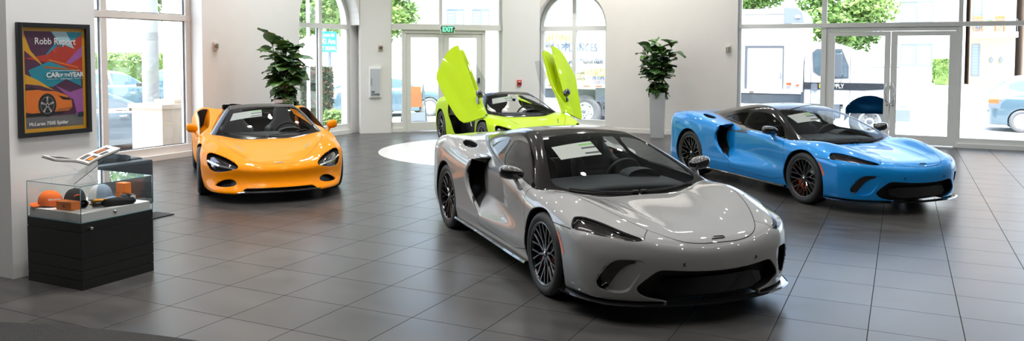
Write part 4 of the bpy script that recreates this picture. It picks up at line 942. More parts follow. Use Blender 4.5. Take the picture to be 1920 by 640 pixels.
# ---------------------------------------------------------------- things in the room
def wall_things():
    st = W_['plate']
    red = mat('alarm_red', (.55, .03, .02), .4, coat=.3); dk = mat('small_part_black', (.02, .02, .02), .4); wh = mat('sign_white', (.8, .8, .78), .5)
    def strobe(name, loc, rz, label):
        e = empty(name, loc, rz, label=label, cat='alarm', group=None)
        b = MB(); b.box((0, -.012, 0), (.12, .024, .15), bev=.006); b.build('back_plate', [st], e)
        l = MB(); l.box((.018, -.038, 0), (.05, .03, .085), bev=.01); l.build('strobe_lens', [W_['steel']], e); l = MB(); l.box((-.03, -.03, 0), (.03, .014, .06), bev=.004); l.build('sounder_grille', [mat('strobe_amber', (.35, .17, .08), .4)], e)
    strobe('fire_strobe', (-11.755, 11.23, 2.07), math.pi / 2, 'small beige fire strobe on the left wall beside the tall window')
    strobe('fire_strobe', (-11.776 + .49 * .7071, 15.774 + .49 * .7071, 2.08), math.pi / 4, 'small beige fire strobe on the white column above the extinguisher cabinet')
    strobe('fire_strobe', (-3.68, 19.05, 2.08), 0, 'small beige fire strobe on the far wall beside the glazed entrance')
    C = lambda t, z, y=0: (-11.776 + t * .7071 - y * .7071, 15.774 + t * .7071 + y * .7071, z)
    e = empty('fire_extinguisher_cabinet', C(.355, 1.24, -.005), math.pi / 4, label='white metal fire extinguisher cabinet set in the white column', cat='cabinet')
    b = MB(); b.box((0, -.018, 0), (.285, .04, .73), bev=.005); b.build('cabinet_body', [wh], e); b = MB(); b.box((0, -.042, 0), (.235, .012, .66), bev=.003); b.build('cabinet_door', [mat('cabinet_grey', (.50, .54, .58), .4)], e)
    h = MB(); h.box((-.095, -.052, .02), (.012, .014, .18), bev=.004); h.build('handle', [W_['steel']], e)
    text_mesh('lettering', 'FIRE', .062, dk, e, (-.055, -.049, -.235), (math.pi / 2, 0, 0), align='CENTER', sx=.75, bold=.002); text_mesh('lettering', 'EXTINGUISHER', .062, dk, e, (.005, -.049, -.295), (math.pi / 2, 0, 0), sx=.46, bold=.002)
    e = empty('fire_alarm_pull_station', C(4.07, 1.195), math.pi / 4, label='red fire alarm pull station on the wall between corner doors and arched window', cat='alarm')
    b = MB(); b.box((0, -.02, 0), (.115, .04, .15), bev=.008); b.build('alarm_body', [red], e); b = MB(); b.box((0, -.045, -.012), (.085, .02, .03), bev=.004); b.build('pull_handle', [dk], e); b = MB(); b.box((0, -.041, .035), (.06, .004, .02)); b.build('label_plate', [wh], e)
    e = empty('exit_sign', C(1.86 + .30, 2.545, -.05), math.pi / 4, label='green lit EXIT sign mounted above the corner doors', cat='sign')
    b = MB(); b.box((0, 0, 0), (.36, .035, .21), bev=.006); b.build('sign_housing', [wh], e); b = MB(); b.box((0, -.020, 0), (.32, .006, .17)); b.build('sign_face', [mat('exit_face', (.10, .28, .12), .4)], e)
    text_mesh('lettering', 'EXIT', .165, mat('exit_green_lit', (.1, .8, .5), .4, emit=(.25, 1, .65), estr=1.1), e, (0, -.0245, -.002), (math.pi / 2, 0, 0), sx=.82, bold=.003)
    for s in (-1, 1):
        l = MB(); l.box((s * .165, -.03, .03), (.028, .03, .035), bev=.005); l.build('emergency_lamp', [dk], e)
    # framed poster on the pillar
    e = empty('framed_poster', (-6.75, 4.592, 1.69), math.pi / 2, label='black framed magazine cover poster with an orange sports car on the pillar', cat='poster')
    f = MB(); w, h = .668, .985
    for c, d in (((0, h / 2 - .019), (w, .038)), ((0, -h / 2 + .019), (w, .038)), ((-w / 2 + .019, 0), (.038, h)), ((w / 2 - .019, 0), (.038, h))): f.box((c[0], -.018, c[1]), (d[0], .036, d[1]), bev=.004)
    f.build('frame', [mat('frame_black', (.012, .013, .015), .3)], e)
    ink = {k: mat('ink_' + k, c, .55, noise=.05, nscale=20) for k, c in dict(gold=(.72, .36, .015), plum=(.085, .018, .06), teal=(.01, .27, .36), red=(.50, .035, .012), violet=(.36, .10, .36), navy=(.015, .03, .06), orange=(.80, .19, .01), grey=(.16, .155, .15), black=(.01, .01, .01), white=(.85, .84, .82), lightblue=(.42, .60, .66), rust=(.40, .12, .02)).items()}
    p = MB(); p.box((0, -.006, 0), (.60, .008, .915)); p.build('mount_board', [ink['gold']], e)
    # the print: flat shapes, (x, z) in a 0..1 box
    pw, ph = .535, .845
    art = MB(); names = list(ink); d0 = [-.0105]
    def shape(P, k):
        d0[0] -= .00012; art.add([((u - .5) * pw, d0[0], (v - .5) * ph) for u, v in P], [tuple(range(len(P)))], names.index(k))
    shape([(0, 0), (1, 0), (1, 1), (0, 1)], 'plum'); shape([(0, .0), (1, 0), (1, .12), (0, .12)], 'grey')
    shape([(.45, 1), (1, 1), (1, .86), (.30, .72), (.55, .9)], 'teal'); shape([(1, .97), (1, .56), (.72, .62), (.42, .78), (.75, .88)], 'red'); shape([(0, .72), (.38, .76), (.62, .88), (.45, .64), (.36, .68)], 'red'); shape([(.45, .80), (.92, .86), (.86, .62), (.52, .64)], 'red')
    shape([(0, .97), (0, .80), (.34, .62), (.10, .80)], 'gold'); shape([(.06, .60), (.42, .69), (.97, .56), (.97, .42), (.70, .50), (.45, .42), (.14, .47)], 'teal'); shape([(.70, .67), (1, .86), (1, .74), (.78, .66)], 'violet'); shape([(1, .40), (.76, .36), (.5, .44), (.76, .30), (1, .24)], 'violet'); shape([(.88, .12), (1, .12), (1, .38), (.80, .34)], 'violet')
    shape([(0, .46), (.25, .44), (.5, .38), (.2, .50), (0, .56)], 'gold'); shape([(.46, 1), (.72, 1), (.86, .82), (.60, .88)], 'lightblue'); shape([(.3, .62), (.96, .585), (.95, .60), (.34, .64)], 'rust'); shape([(.38, .70), (.92, .615), (.93, .625), (.42, .71)], 'orange')
    # quarter view of a car nose
    shape([(0, .17), (0, .40), (.12, .41), (.30, .385), (.52, .375), (.70, .33), (.79, .27), (.80, .20), (.73, .165), (.50, .16), (.48, .15), (.15, .15)], 'orange'); shape([(0, .41), (.10, .43), (.24, .40), (.12, .395), (0, .395)], 'black'); shape([(.55, .33), (.75, .30), (.77, .275), (.63, .285)], 'black'); shape([(.54, .19), (.80, .205), (.76, .175), (.5, .165)], 'rust'); shape([(0, .155), (.7, .165), (.62, .14), (0, .12)], 'black')
    for rr, k in ((.155, 'black'), (.118, 'grey'), (.105, 'black')): shape([(.36 + rr * math.cos(i * math.pi / 14), .235 + rr * .78 * math.sin(i * math.pi / 14)) for i in range(28)], k)
    for i in range(5):
        a = i * 2 * math.pi / 5 + .3; q = lambda r_, b: (.36 + r_ * math.cos(b), .235 + .78 * r_ * math.sin(b)); shape([q(.02, a - .5), q(.11, a - .1), q(.11, a + .12), q(.02, a + .5)], 'white'); shape([q(.03, a - .25), q(.1, a - .02), q(.1, a + .05), q(.03, a + .25)], 'black')
    shape([(.90, .095), (1.0, .10), (1.0, .145), (.90, .14)], 'navy'); shape([(.83, .10), (.88, .10), (.87, .13), (.84, .13)], 'grey')
    art.build('print', [ink[k] for k in names], e, fix=False)
    T = lambda s, size, u, v, sx=1, bold=0., al='CENTER': text_mesh('lettering', s, size, ink['white'], e, ((u - .5) * pw, -.0168, (v - .5) * ph), (math.pi / 2, 0, 0), depth=.0002, sx=sx, bold=bold, align=al)
    T('Robb Report', .082, .52, .895, .88, .0008); T('CAR', .060, .46, .545, 1.0, .0022); T('OF THE', .036, .665, .542, .9, .0012); T('YEAR', .060, .885, .545, .92, .0022); T('Robb Report', .022, .70, .505); T('McLaren 750S Spider', .042, .04, .045, 1, .0012, 'LEFT')
    r = MB(); 
    for a, b, z in ((.36, .56, .505), (.84, .99, .505), (.42, .95, .59)): r.box((((a + b) / 2 - .5) * pw, -.0168, (z - .5) * ph), ((b - a) * pw, .0003, .002))
    r.build('rule_lines', [ink['white']], e)
    g = MB(); g.box((0, -.022, 0), (.60, .003, .92)); g.build('poster_glass', [glass('poster_glass', (1, 1, 1), .7)], e)
def leaf(rng, L, Wd):
    """one broad wavy leaf, base at the origin, along +x"""
    n, m = 7, 5; V = []
    droop = rng.uniform(.1, .55); wav = rng.uniform(0, 6)
    for i in range(n):
        t = i / (n - 1); wv = Wd * (math.sin(math.pi * min(1, t * .97 + .03) ** 1.15) ** .75) * (.55 + .6 * t) * .62
        for j in range(m):
            s = j / (m - 1) * 2 - 1; x = L * (.12 + t); V.append((x - .10 * L * abs(s) * t, s * wv, -droop * L * t * t + .22 * abs(s) * wv + .018 * math.sin(7 * t + wav + 3 * s)))
    F = [(i * m + j, (i + 1) * m + j, (i + 1) * m + j + 1, i * m + j + 1) for i in range(n - 1) for j in range(m - 1)]
    return V, F
def fig_plant(name, loc, label, seed, hz, wide, rz, spread=1.):
    """fiddle-leaf fig: leaves crowd along a few upright stems out of a tall tapering planter"""
    rng = random.Random(seed); e = empty(name, loc, rz, label=label, cat='plant', group=None)
    p = MB(); b, t, h = .148, .178, 1.05
    V = [(-b, -b, 0), (b, -b, 0), (b, b, 0), (-b, b, 0), (-t, -t, h), (t, -t, h), (t, t, h), (-t, t, h), (-t + .02, -t + .02, h), (t - .02, -t + .02, h), (t - .02, t - .02, h), (-t + .02, t - .02, h), (-t + .02, -t + .02, h - .06), (t - .02, -t + .02, h - .06), (t - .02, t - .02, h - .06), (-t + .02, t - .02, h - .06)]
    p.add(V, [(0, 3, 2, 1)] + [(a + i, a + (i + 1) % 4, a + 4 + (i + 1) % 4, a + 4 + i) for a in (0, 4, 8) for i in range(4)] + [(12, 13, 14, 15)]); p.build('planter', [PL['planter']], e)
    s = MB(); s.span((-.155, -.155, h - .05), (.155, .155, h - .035)); s.build('soil', [PL['soil']], e)
    st = MB(); lf = MB(); stems = []
    for k in range(6):
        a = k * 2 * math.pi / 6 + rng.uniform(-.3, .3); r = rng.uniform(.15, 1) * wide * .42 * spread; top = hz * rng.uniform(.66, .88)
        pts = [(rng.uniform(-.05, .05), rng.uniform(-.05, .05), h - .05)]
        for i in range(1, 6): q = i / 5; pts.append((r * math.cos(a) * q ** .8 + rng.uniform(-.02, .02), r * math.sin(a) * q ** .8 + rng.uniform(-.02, .02), h + top * q))
        st.tube(pts, [.014 - .0018 * i for i in range(6)], 6); stems.append(pts)
    for pts in stems:
        nl = 26
        for i in range(nl):
            q = (i + rng.random()) / nl; k = min(4, int(q * 5)); f = q * 5 - k; P0, P1 = Vector(pts[k]), Vector(pts[k + 1]); P = P0.lerp(P1, f)
            L = rng.uniform(.22, .34) * (1.0 if q > .25 else .8); V, F = leaf(rng, L, L * rng.uniform(.66, .86)); az = i * 2.4 + rng.uniform(-.5, .5); el = rng.uniform(.0, .55) if q < .88 else rng.uniform(.5, 1.15)
            if q < .25: el = rng.uniform(-.5, .2)
            Mx = Matrix.Translation(P) @ Matrix.Rotation(az, 4, 'Z') @ Matrix.Rotation(-el, 4, 'Y') @ Matrix.Rotation(rng.uniform(-.5, .5), 4, 'X')
            lf.add([Mx @ Vector(v) for v in V], F, rng.choice((0, 0, 1, 2)), True)
    st.build('stem', [PL['stem']], e); lf.build('foliage', [PL['leaf'], PL['leaf2'], PL['leaf3']], e, fix=False)
    return e
PL = {}
def cap_mesh(e, crown, brim, btn, size=1., mesh=None):
    """baseball cap, front towards +x"""
    c = MB(); n, m = 24, 9; V = []
    for i in range(m + 1):
        t = i / m * math.pi / 2
        for k in range(n):
            a = 2 * math.pi * k / n; r = math.cos(t) ** .8; x = .098 * r * math.cos(a) * (1.04 if math.cos(a) > 0 else 1); V.append((x * size, .082 * r * math.sin(a) * size, (.118 * math.sin(t) ** .9 + .010 * math.cos(a) * r) * size))
    F = [(i * n + k, i * n + (k + 1) % n, (i + 1) * n + (k + 1) % n, (i + 1) * n + k) for i in range(m) for k in range(n)]
    mi = 0
    c.add(V, F, 0, True)
    if mesh: c.m = [1 if math.cos(2 * math.pi * ((f % n) + .5) / n) < .2 else 0 for f in range(len(F))]
    c.build('crown', [crown] + ([mesh] if mesh else []), e)
    b = MB(); V = []; q = 12
    for i in range(5):
        u = i / 4
        for k in range(q + 1):
            a = (k / q - .5) * 2.1; r0 = .098; V.append(((r0 * math.cos(a) + u * .072 * math.cos(a * .9) ** .7) * size, (.082 * math.sin(a) * (1 + .12 * u)) * size, (.012 + .004 - u * .012 + .022 * math.cos(a * 1.3) * 1 - .018) * size))
    F = [(i * (q + 1) + k, (i + 1) * (q + 1) + k, (i + 1) * (q + 1) + k + 1, i * (q + 1) + k + 1) for i in range(4) for k in range(q)]
    k0 = len(V); V2 = V + [(x, y, z - .004) for x, y, z in V]; b.add(V2, F + [tuple(k0 + j for j in f)[::-1] for f in F], 0, True); b.build('visor', [brim], e)
    t = MB(); t.lathe([(0, .006), (.007, .004), (.009, 0)], 12, 'z', (0, 0, .117 * size)); t.build('top_button', [btn], e)
def showcase():
    blk = mat('plinth_black', (.011, .012, .011), .38, noise=.3, nscale=60); groove = mat('groove_grey', (.05, .05, .052), .5); wht = mat('platform_white', (.74, .73, .71), .45, noise=.04, nscale=9); chrome = W_['steel']
    x0, x1, y0, y1 = -6.606, -5.92, 4.226, 4.911; cx, cy = (x0 + x1) / 2, (y0 + y1) / 2; w = x1 - x0
    e = empty('display_case', (cx, cy, 0), label='black showcase with a glass top standing beside the pillar', cat='display case')
    a = w / 2; z = 0; p = MB()
    for z0, z1 in ((0, .075), (.081, .155), (.161, .255), (.261, .468), (.474, .545)): p.box((0, 0, (z0 + z1) / 2), (w, w, z1 - z0), bev=.002)
    p.build('plinth', [blk], e); g = MB(); g.span((-a + .006, -a + .006, .01), (a - .006, a - .006, .54)); g.build('groove_lining', [groove], e)
    k = MB(); k.lathe([(0, -.030), (.012, -.030), (.0135, -.026), (.0135, -.012), (.010, -.012), (.010, 0)], 20, 'x', (a, 0, 0)); kk = k.build('cam_lock', [chrome], e, (0, 0, 0)); 
    kk.data.transform(Matrix.Translation((2 * a, 0, 0)) @ Matrix.Scale(-1, 4, (1, 0, 0))); kk.location = (0, -a + .075, .498)
    t = MB(); t.box((0, 0, .5845), (w - .03, w - .03, .075), bev=.003); t.build('platform', [wht], e)
    b = MB(); b.lathe([(0, .006), (.014, .005), (.017, 0)], 24, 'x', (a - .013, -.02, .590)); b.build('platform_lock', [chrome], e)
    gl = MB(); th = .006; zt = .845
    gl.span((-a, -a, .547), (a, -a + th, zt)); gl.span((-a, a - th, .547), (a, a, zt)); gl.span((-a, -a + th, .547), (-a + th, a - th, zt)); gl.span((a - th, -a + th, .547), (a, a - th, zt)); gl.span((-a, -a, zt), (a, a, zt + th)); gl.build('glass_cover', [glass('case_glass', (.985, .995, .99))], e)
    ed = MB(); q = a - .002
    for s, t_ in (((-q, -q), (q, -q)), ((q, -q), (q, q)), ((q, q), (-q, q)), ((-q, q), (-q, -q))):
        for z in (.549, zt + .003): ed.tube([(*s, z), (*t_, z)], .0028, 6)
        ed.tube([(*s, .549), (*s, zt)], .0028, 6)
    ed.build('glass_edge', [mat('glass_edge_blue', (.10, .26, .33), .15, noise=.1)], e)
    zp = .623
    org = mat('box_orange', (.86, .20, .006), .5, noise=.06, nscale=30); org2 = mat('cap_orange', (.85, .15, .01), .8, bumpy=.3, nscale=500); bk = mat('cap_black', (.012, .012, .014), .85, bumpy=.3, nscale=500); bl = mat('cap_denim_blue', (.20, .27, .36), .85, bumpy=.3, nscale=500); wm = mat('cap_white_mesh', (.55, .56, .57), .8, bumpy=.4, nscale=400); ink = mat('mark_dark', (.05, .02, .06), .5); whi = mat('thread_white', (.75, .75, .75), .7)
    def one(nm, x, y, rz, label, cat): return empty(nm, (x, y, zp + (.0165 if cat == 'cap' else .001)), rz, label=label, cat=cat)
    c = one('baseball_cap', -6.475, 4.35, R(-150), 'orange baseball cap with white lettering in the glass showcase', 'cap'); cap_mesh(c, org2, org2, org2, 1.0); an = R(-22 + 150); text_mesh('lettering', 'McLaren', .024, whi, c, (.1005 * math.cos(an), .0845 * math.sin(an), .052), (R(76), 0, an + math.pi / 2), sx=1.1, bold=.0006)
    c = one('gift_box', -6.215, 4.325, R(4), 'long flat orange gift box lying in front of the orange cap', 'box'); b = MB(); b.box((0, 0, .034), (.17, .085, .068), bev=.002); b.build('carton', [org], c); text_mesh('logo', 'x', .05, ink, c, (-.0, -.0435, .037), (math.pi / 2, 0, 0), bold=.001)
    c = one('baseball_cap', -6.40, 4.515, R(-8), 'black baseball cap with an orange flash in the glass showcase', 'cap'); cap_mesh(c, bk, bk, bk, 1.0); f = MB(); f.bar([((.078, -.045, .062), .010, .003), ((.09, -.025, .073), .012, .003), ((.096, .0, .07), .004, .003)], (1, 0, .3)); f.build('flash_emblem', [org2], c)
    c = one('baseball_cap', -6.37, 4.735, R(15), 'blue and white trucker cap at the back of the showcase', 'cap'); cap_mesh(c, bl, bl, bl, 1.05, wm)
    c = one('gift_box', -6.205, 4.845, R(-3), 'upright orange gift box at the back of the showcase', 'box'); b = MB(); b.box((0, 0, .075), (.11, .07, .15), bev=.002); b.build('carton', [org], c); text_mesh('logo', 'x', .03, mat('mark_red', (.5, .05, .01), .5), c, (-.03, -.036, .065), (math.pi / 2, 0, 0), bold=.001)
    c = one('tumbler', -6.195, 4.435, R(-25), 'black tumbler lying behind the long orange box', 'tumbler'); t = MB(); t.lathe([(0, -.07), (.030, -.07), (.033, -.066), (.036, .06), (.036, .066), (.031, .066), (.029, .02), (0, .018)], 32, 'x', (0, 0, .037)); t.build('tumbler_body', [BASE['black']], c)
    c = one('tumbler', -6.085, 4.80, R(-8), 'black tumbler with a pale base lying by the upright orange box', 'tumbler'); t = MB(); t.lathe([(0, -.075), (.032, -.075), (.036, -.07), (.036, .06), (.033, .066), (.026, .068)], 32, 'x', (0, 0, .037)); t.build('tumbler_body', [BASE['black']], c); t = MB(); t.lathe([(0, .069), (.026, .069), (.029, .064)], 32, 'x', (0, 0, .037)); t.build('tumbler_base', [mat('tumbler_grey', (.35, .36, .37), .4)], c)
    c = one('folded_scarf', -6.155, 4.585, R(35), 'yellow-orange striped folded cloth in the middle of the showcase', 'scarf'); s = MB()
    for i in range(3): s.box((.004 * i, .003 * i, .008 + .014 * i), (.15 - .01 * i, .10 - .006 * i, .013), bev=.005)
    s.build('cloth', [mat('scarf_amber', (.80, .33, .01), .8, bumpy=.3)], c); s = MB()
    for i in range(2): s.box((0, 0, .0155 + .014 * i), (.151, .101, .003)); 
    s.build('stripe', [bk], c)
    c = one('folding_umbrella', -6.03, 4.57, R(68), 'black folded umbrella lying at the front edge of the showcase', 'umbrella'); u = MB(); u.tube([(-.06, 0, .028), (-.04, 0, .03), (.0, 0, .034), (.10, 0, .033), (.19, 0, .028), (.21, 0, .026)], [.018, .030, .034, .034, .027, .012], 12); u.build('canopy', [mat('umbrella_cloth', (.012, .012, .013), .8, bumpy=.5, nscale=90)], c)
    u = MB(); u.lathe([(0, -.135), (.014, -.135), (.019, -.128), (.019, -.075), (.015, -.06), (0, -.06)], 20, 'x', (0, 0, .022)); u.build('handle', [BASE['black']], c); u = MB(); u.bar([((-.04, .02, .058), .022, .003), ((.06, .0, .069), .022, .003), ((.19, -.012, .054), .02, .003)], (0, 0, 1)); u.build('strap', [bk], c)
    # acrylic stand and open book on top
    zt = .8535; hd = 2.834; BX, BY, BZ = -5.94, 4.317, 1.0
    ac = glass('clear_acrylic', (.97, .98, .98)); z0 = zt - BZ
    e2 = empty('book_stand', (BX, BY, BZ), hd, label='clear acrylic book stand on top of the glass showcase', cat='stand')
    s = MB(); s.span((.05, -.10, z0), (.25, .10, z0 + .004)); s.build('stand_base', [ac], e2)
    s = MB(); s.bar([((.15, .095, z0 + .006), .20, .004), ((.15, -.02, z0 + .09), .20, .004), ((.15, -.14, .036), .20, .004)], (0, .6, .8)); s.build('stand_plate', [ac], e2)
    s = MB(); s.bar([((.15, -.095, z0 + .006), .20, .004), ((.15, .01, z0 + .09), .20, .004), ((.15, .12, .008), .20, .004)], (0, -.6, .8)); s.build('stand_plate', [ac], e2)
    d = MB(); d.tube([(.05, .095, z0 + .006), (.05, -.02, z0 + .09), (.05, -.14, .036)], .0025, 6); d.build('stand_edge', [bk], e2)
    e3 = empty('open_book', (BX, BY, BZ + .012), hd, label='large open picture book resting on the clear stand', cat='book')
    pg = mat('book_paper', (.80, .775, .72), .6, noise=.03, nscale=12); cov = mat('book_cover', (.02, .02, .022), .4)
    rise = lambda t, sg: (.061 * t + .020 * math.sin(math.pi * t) * (1 - t)) if sg > 0 else (.103 * t + .012 * math.sin(math.pi * t) * (1 - t))
    for sg in (1, -1):
        n = 8; hp = [(sg * .250 * i / n, rise(i / n, sg)) for i in range(n + 1)]
        F = [(i * 4 + k, i * 4 + (k + 1) % 4, i * 4 + 4 + (k + 1) % 4, i * 4 + 4 + k) for i in range(n) for k in range(4)] + [(0, 1, 2, 3), (n * 4 + 3, n * 4 + 2, n * 4 + 1, n * 4)]
        b = MB(); b.add([(x, y, hh + dz) for y, hh in hp for x, dz in ((0, .016), (.30, .016), (.30, .0), (0, .0))], F); b.build('page_block', [pg], e3)
        c = MB(); c.add([(x, y * 1.02, hh + dz) for y, hh in hp for x, dz in ((-.005, -.0005), (.305, -.0005), (.305, -.005), (-.005, -.005))], F); c.build('book_cover', [cov], e3)
        def pic(u0, u1, v0, v1, m, lift=.0166):
            q = MB(); V = []
            for i in range(5):
                u = u0 + (u1 - u0) * i / 4; V += [(v0, sg * .25 * u, rise(u, sg) + lift), (v1, sg * .25 * u, rise(u, sg) + lift)]
            q.add(V, [(2 * i, 2 * i + 2, 2 * i + 3, 2 * i + 1) for i in range(4)]); q.build('photograph', [m], e3, fix=False)
        if sg < 0:
            pic(.45, .88, .13, .24, mat('photo_dark', (.09, .085, .08), .5, noise=.9, nscale=30)); pic(.50, .80, .16, .21, mat('photo_orange', (.60, .17, .03), .5, noise=.5, nscale=60), .0172)
            pic(.06, .36, .02, .14, mat('photo_mid', (.13, .12, .11), .5, noise=.9, nscale=50)); pic(.10, .26, .04, .11, org, .0172); pic(.06, .34, .17, .27, mat('photo_grey', (.2, .19, .17), .5, noise=.9, nscale=40)); pic(.45, .70, .02, .10, mat('photo_dusk', (.10, .10, .12), .5, noise=.9, nscale=20))
        else: pic(.1, .9, .03, .27, mat('photo_night', (.05, .05, .06), .5, noise=.9, nscale=20))
def furniture():
    lea = mat('dark_leather', (.030, .040, .046), .45, bumpy=.25, nscale=120)
    e = empty('armchair', (-8.74, 6.44, 0), R(-90), label='dark grey leather armchair behind the showcase', cat='armchair')
    for y in (-.38, .38): b = MB(); b.box((0, y, .345), (.90, .16, .55), bev=.03); b.build('armrest', [lea], e)
    b = MB(); b.box((-.35, 0, .36), (.18, .60, .56), bev=.04); b.build('backrest', [lea], e); b = MB(); b.box((.08, 0, .34), (.66, .60, .20), bev=.05); b.build('seat_cushion', [lea], e)
    b = MB(); b.box((-.20, .0, .555), (.16, .56, .29), bev=.07, rot=Euler((0, R(-12), 0))); b.build('back_cushion', [lea], e)
    for x in (-.36, .36):
        for y in (-.36, .36): l = MB(); l.box((x, y, .035), (.05, .05, .07), bev=.004); l.build('leg', [BASE['black']], e)
    b = MB(); b.lathe([(0, 0.004), (7.3, .004), (7.3, 0)], 256, 'z', (0, 0, 0), smooth=False); r = b.build('round_rug', [rug_mat()], None, (-3.36, -3.44, .0005)); 
    # keep only the strip the room has: the rug ends at the back wall
    bm = bmesh.new(); bm.from_mesh(r.data); bmesh.ops.bisect_plane(bm, geom=bm.verts[:] + bm.edges[:] + bm.faces[:], plane_co=(0, -1.4, 0), plane_no=(0, -1, 0), clear_outer=True); bm.to_mesh(r.data); bm.free()
    tag(r, 'dark ribbed rug with a curved edge on the tiles in the foreground', 'rug')
    e = tag(MB().box((0, 0, .006), (.30, .30, .012), bev=.004).build('floor_plate', [BASE['mesh']], None, (-7.92, 6.60, 0)), 'flat black floor plate beside the armchair', 'plate')
def rug_mat():
    m = mat('ribbed_rug', (.02, .02, .02), .9); nt = m.node_tree; b = nt.nodes['Principled BSDF']; tc = nt.nodes.new('ShaderNodeTexCoord'); L = nt.links
    mp = nt.nodes.new('ShaderNodeMapping'); mp.inputs['Rotation'].default_value = (0, 0, .5); mp.inputs['Scale'].default_value = (1, 1, 1); L.new(tc.outputs['Object'], mp.inputs[0])
    c = nt.nodes.new('ShaderNodeTexBrick'); c.inputs['Scale'].default_value = 40; c.inputs['Color1'].default_value = (.010, .010, .010, 1); c.inputs['Color2'].default_value = (.055, .053, .05, 1); c.inputs['Mortar'].default_value = (.006, .006, .006, 1); c.inputs['Mortar Size'].default_value = .12; c.inputs['Row Height'].default_value = .4; L.new(mp.outputs[0], c.inputs['Vector']); L.new(c.outputs['Color'], b.inputs['Base Color'])
    return m
def props():
    PL['planter'] = mat('planter_grey', (.52, .53, .53), .4, noise=.08, nscale=3); PL['soil'] = mat('potting_soil', (.03, .022, .015), .95, noise=.6)
    PL['leaf'] = mat('fig_leaf', (.045, .13, .025), .36, noise=.5, nscale=14, coat=.15); PL['leaf2'] = mat('fig_leaf_dark', (.024, .075, .020), .34, noise=.5, nscale=14, coat=.2); PL['leaf3'] = mat('fig_leaf_light', (.085, .20, .032), .38, noise=.4, nscale=14, coat=.1); PL['stem'] = mat('fig_stem', (.10, .075, .05), .8, noise=.5, nscale=60)
    wall_things(); showcase(); furniture()
    fig_plant('potted_fig', (-5.13, 18.26, 0), 'fiddle leaf fig in a tall grey planter against the far wall', 5, 1.33, 1.0, R(12))
    fig_plant('potted_fig', (-10.72, 11.98, 0), 'fiddle leaf fig in a tall grey planter behind the orange car', 9, 1.33, 1.0, R(30))
# ---------------------------------------------------------------- outside the glass
OUT = {}
def blob(rng, n, rad, size, c=(0, 0, 0), squash=1., shell=.55):
    """loose leaves filling a round crown: (verts, quads)"""
    V = []; F = []
    for i in range(n):
        u, v = rng.random() * 2 * math.pi, rng.uniform(-1, 1); r = rad * (shell + (1 - shell) * rng.random()); s = math.sqrt(1 - v * v)
        P = Vector((c[0] + r * s * math.cos(u), c[1] + r * s * math.sin(u), c[2] + r * v * squash)); a = Vector((rng.gauss(0, 1), rng.gauss(0, 1), rng.gauss(0, .7))).normalized(); b = a.orthogonal().normalized(); q = size * rng.uniform(.6, 1.3)
        k = len(V); V += [P - a * q, P + b * q * .45 + Vector((0, 0, .1 * q)), P + a * q, P - b * q * .45]; F.append((k, k + 1, k + 2, k + 3))
    return V, F
def tree(name, loc, label, seed, h, r, m, lobes=7, n=700, size=.16, trunk=.12, group=None):
    rng = random.Random(seed); e = empty(name, loc, 0, label=label, cat='tree', group=group); t = MB()
    pts = [(0, 0, 0), (.05, .02, h * .3), (-.03, .06, h * .55), (.02, 0, h * .8)]; t.tube(pts, [trunk, trunk * .8, trunk * .6, trunk * .3], 10)
    c = MB()
    for i in range(lobes):
        a = i * 2.4; q = r * .62 * math.sqrt((i + .3) / lobes); cc = (q * math.cos(a), q * math.sin(a), h * rng.uniform(.62, .95)); V, F = blob(rng, n, r * rng.uniform(.38, .6), size, cc, .8, .3); c.add(V, F, rng.choice((0, 1)))
        t.tube([(0, 0, h * .5), tuple(.6 * v for v in cc[:2]) + (h * .62,), cc], [trunk * .4, trunk * .25, .01], 6)
    t.build('trunk', [OUT['bark']], e); c.build('crown', m, e, fix=False); return e
def hedge(name, loc, rz, d, label, seed, n, m, size=.07, cat='hedge'):
    rng = random.Random(seed); e = empty(name, loc, rz, label=label, cat=cat); c = MB(); V = []; F = []
    for i in range(n):
        P = Vector((rng.uniform(-.5, .5) * d[0], rng.uniform(-.5, .5) * d[1], rng.random() ** .7 * d[2])); f = rng.randrange(3)
        if f == 0: P.x = math.copysign(.5 * d[0], P.x) * rng.uniform(.88, 1.03)
        elif f == 1: P.y = math.copysign(.5 * d[1], P.y) * rng.uniform(.88, 1.03)
        else: P.z = d[2] * rng.uniform(.93, 1.05)
        a = Vector((rng.gauss(0, 1), rng.gauss(0, 1), rng.gauss(0, 1))).normalized(); b = a.orthogonal().normalized(); q = size * rng.uniform(.6, 1.3); k = len(V); V += [P - a * q, P + b * q * .5, P + a * q, P - b * q * .5]; F.append((k, k + 1, k + 2, k + 3))
    c.add(V, F); c.m = [rng.choice((0, 0, 1)) for _ in c.m]; c.build('foliage', m, e, fix=False)
    b = MB(); b.box((0, 0, d[2] * .46), (d[0] * .86, d[1] * .86, d[2] * .9), bev=.05); b.build('inner_growth', [m[-1]], e); return e
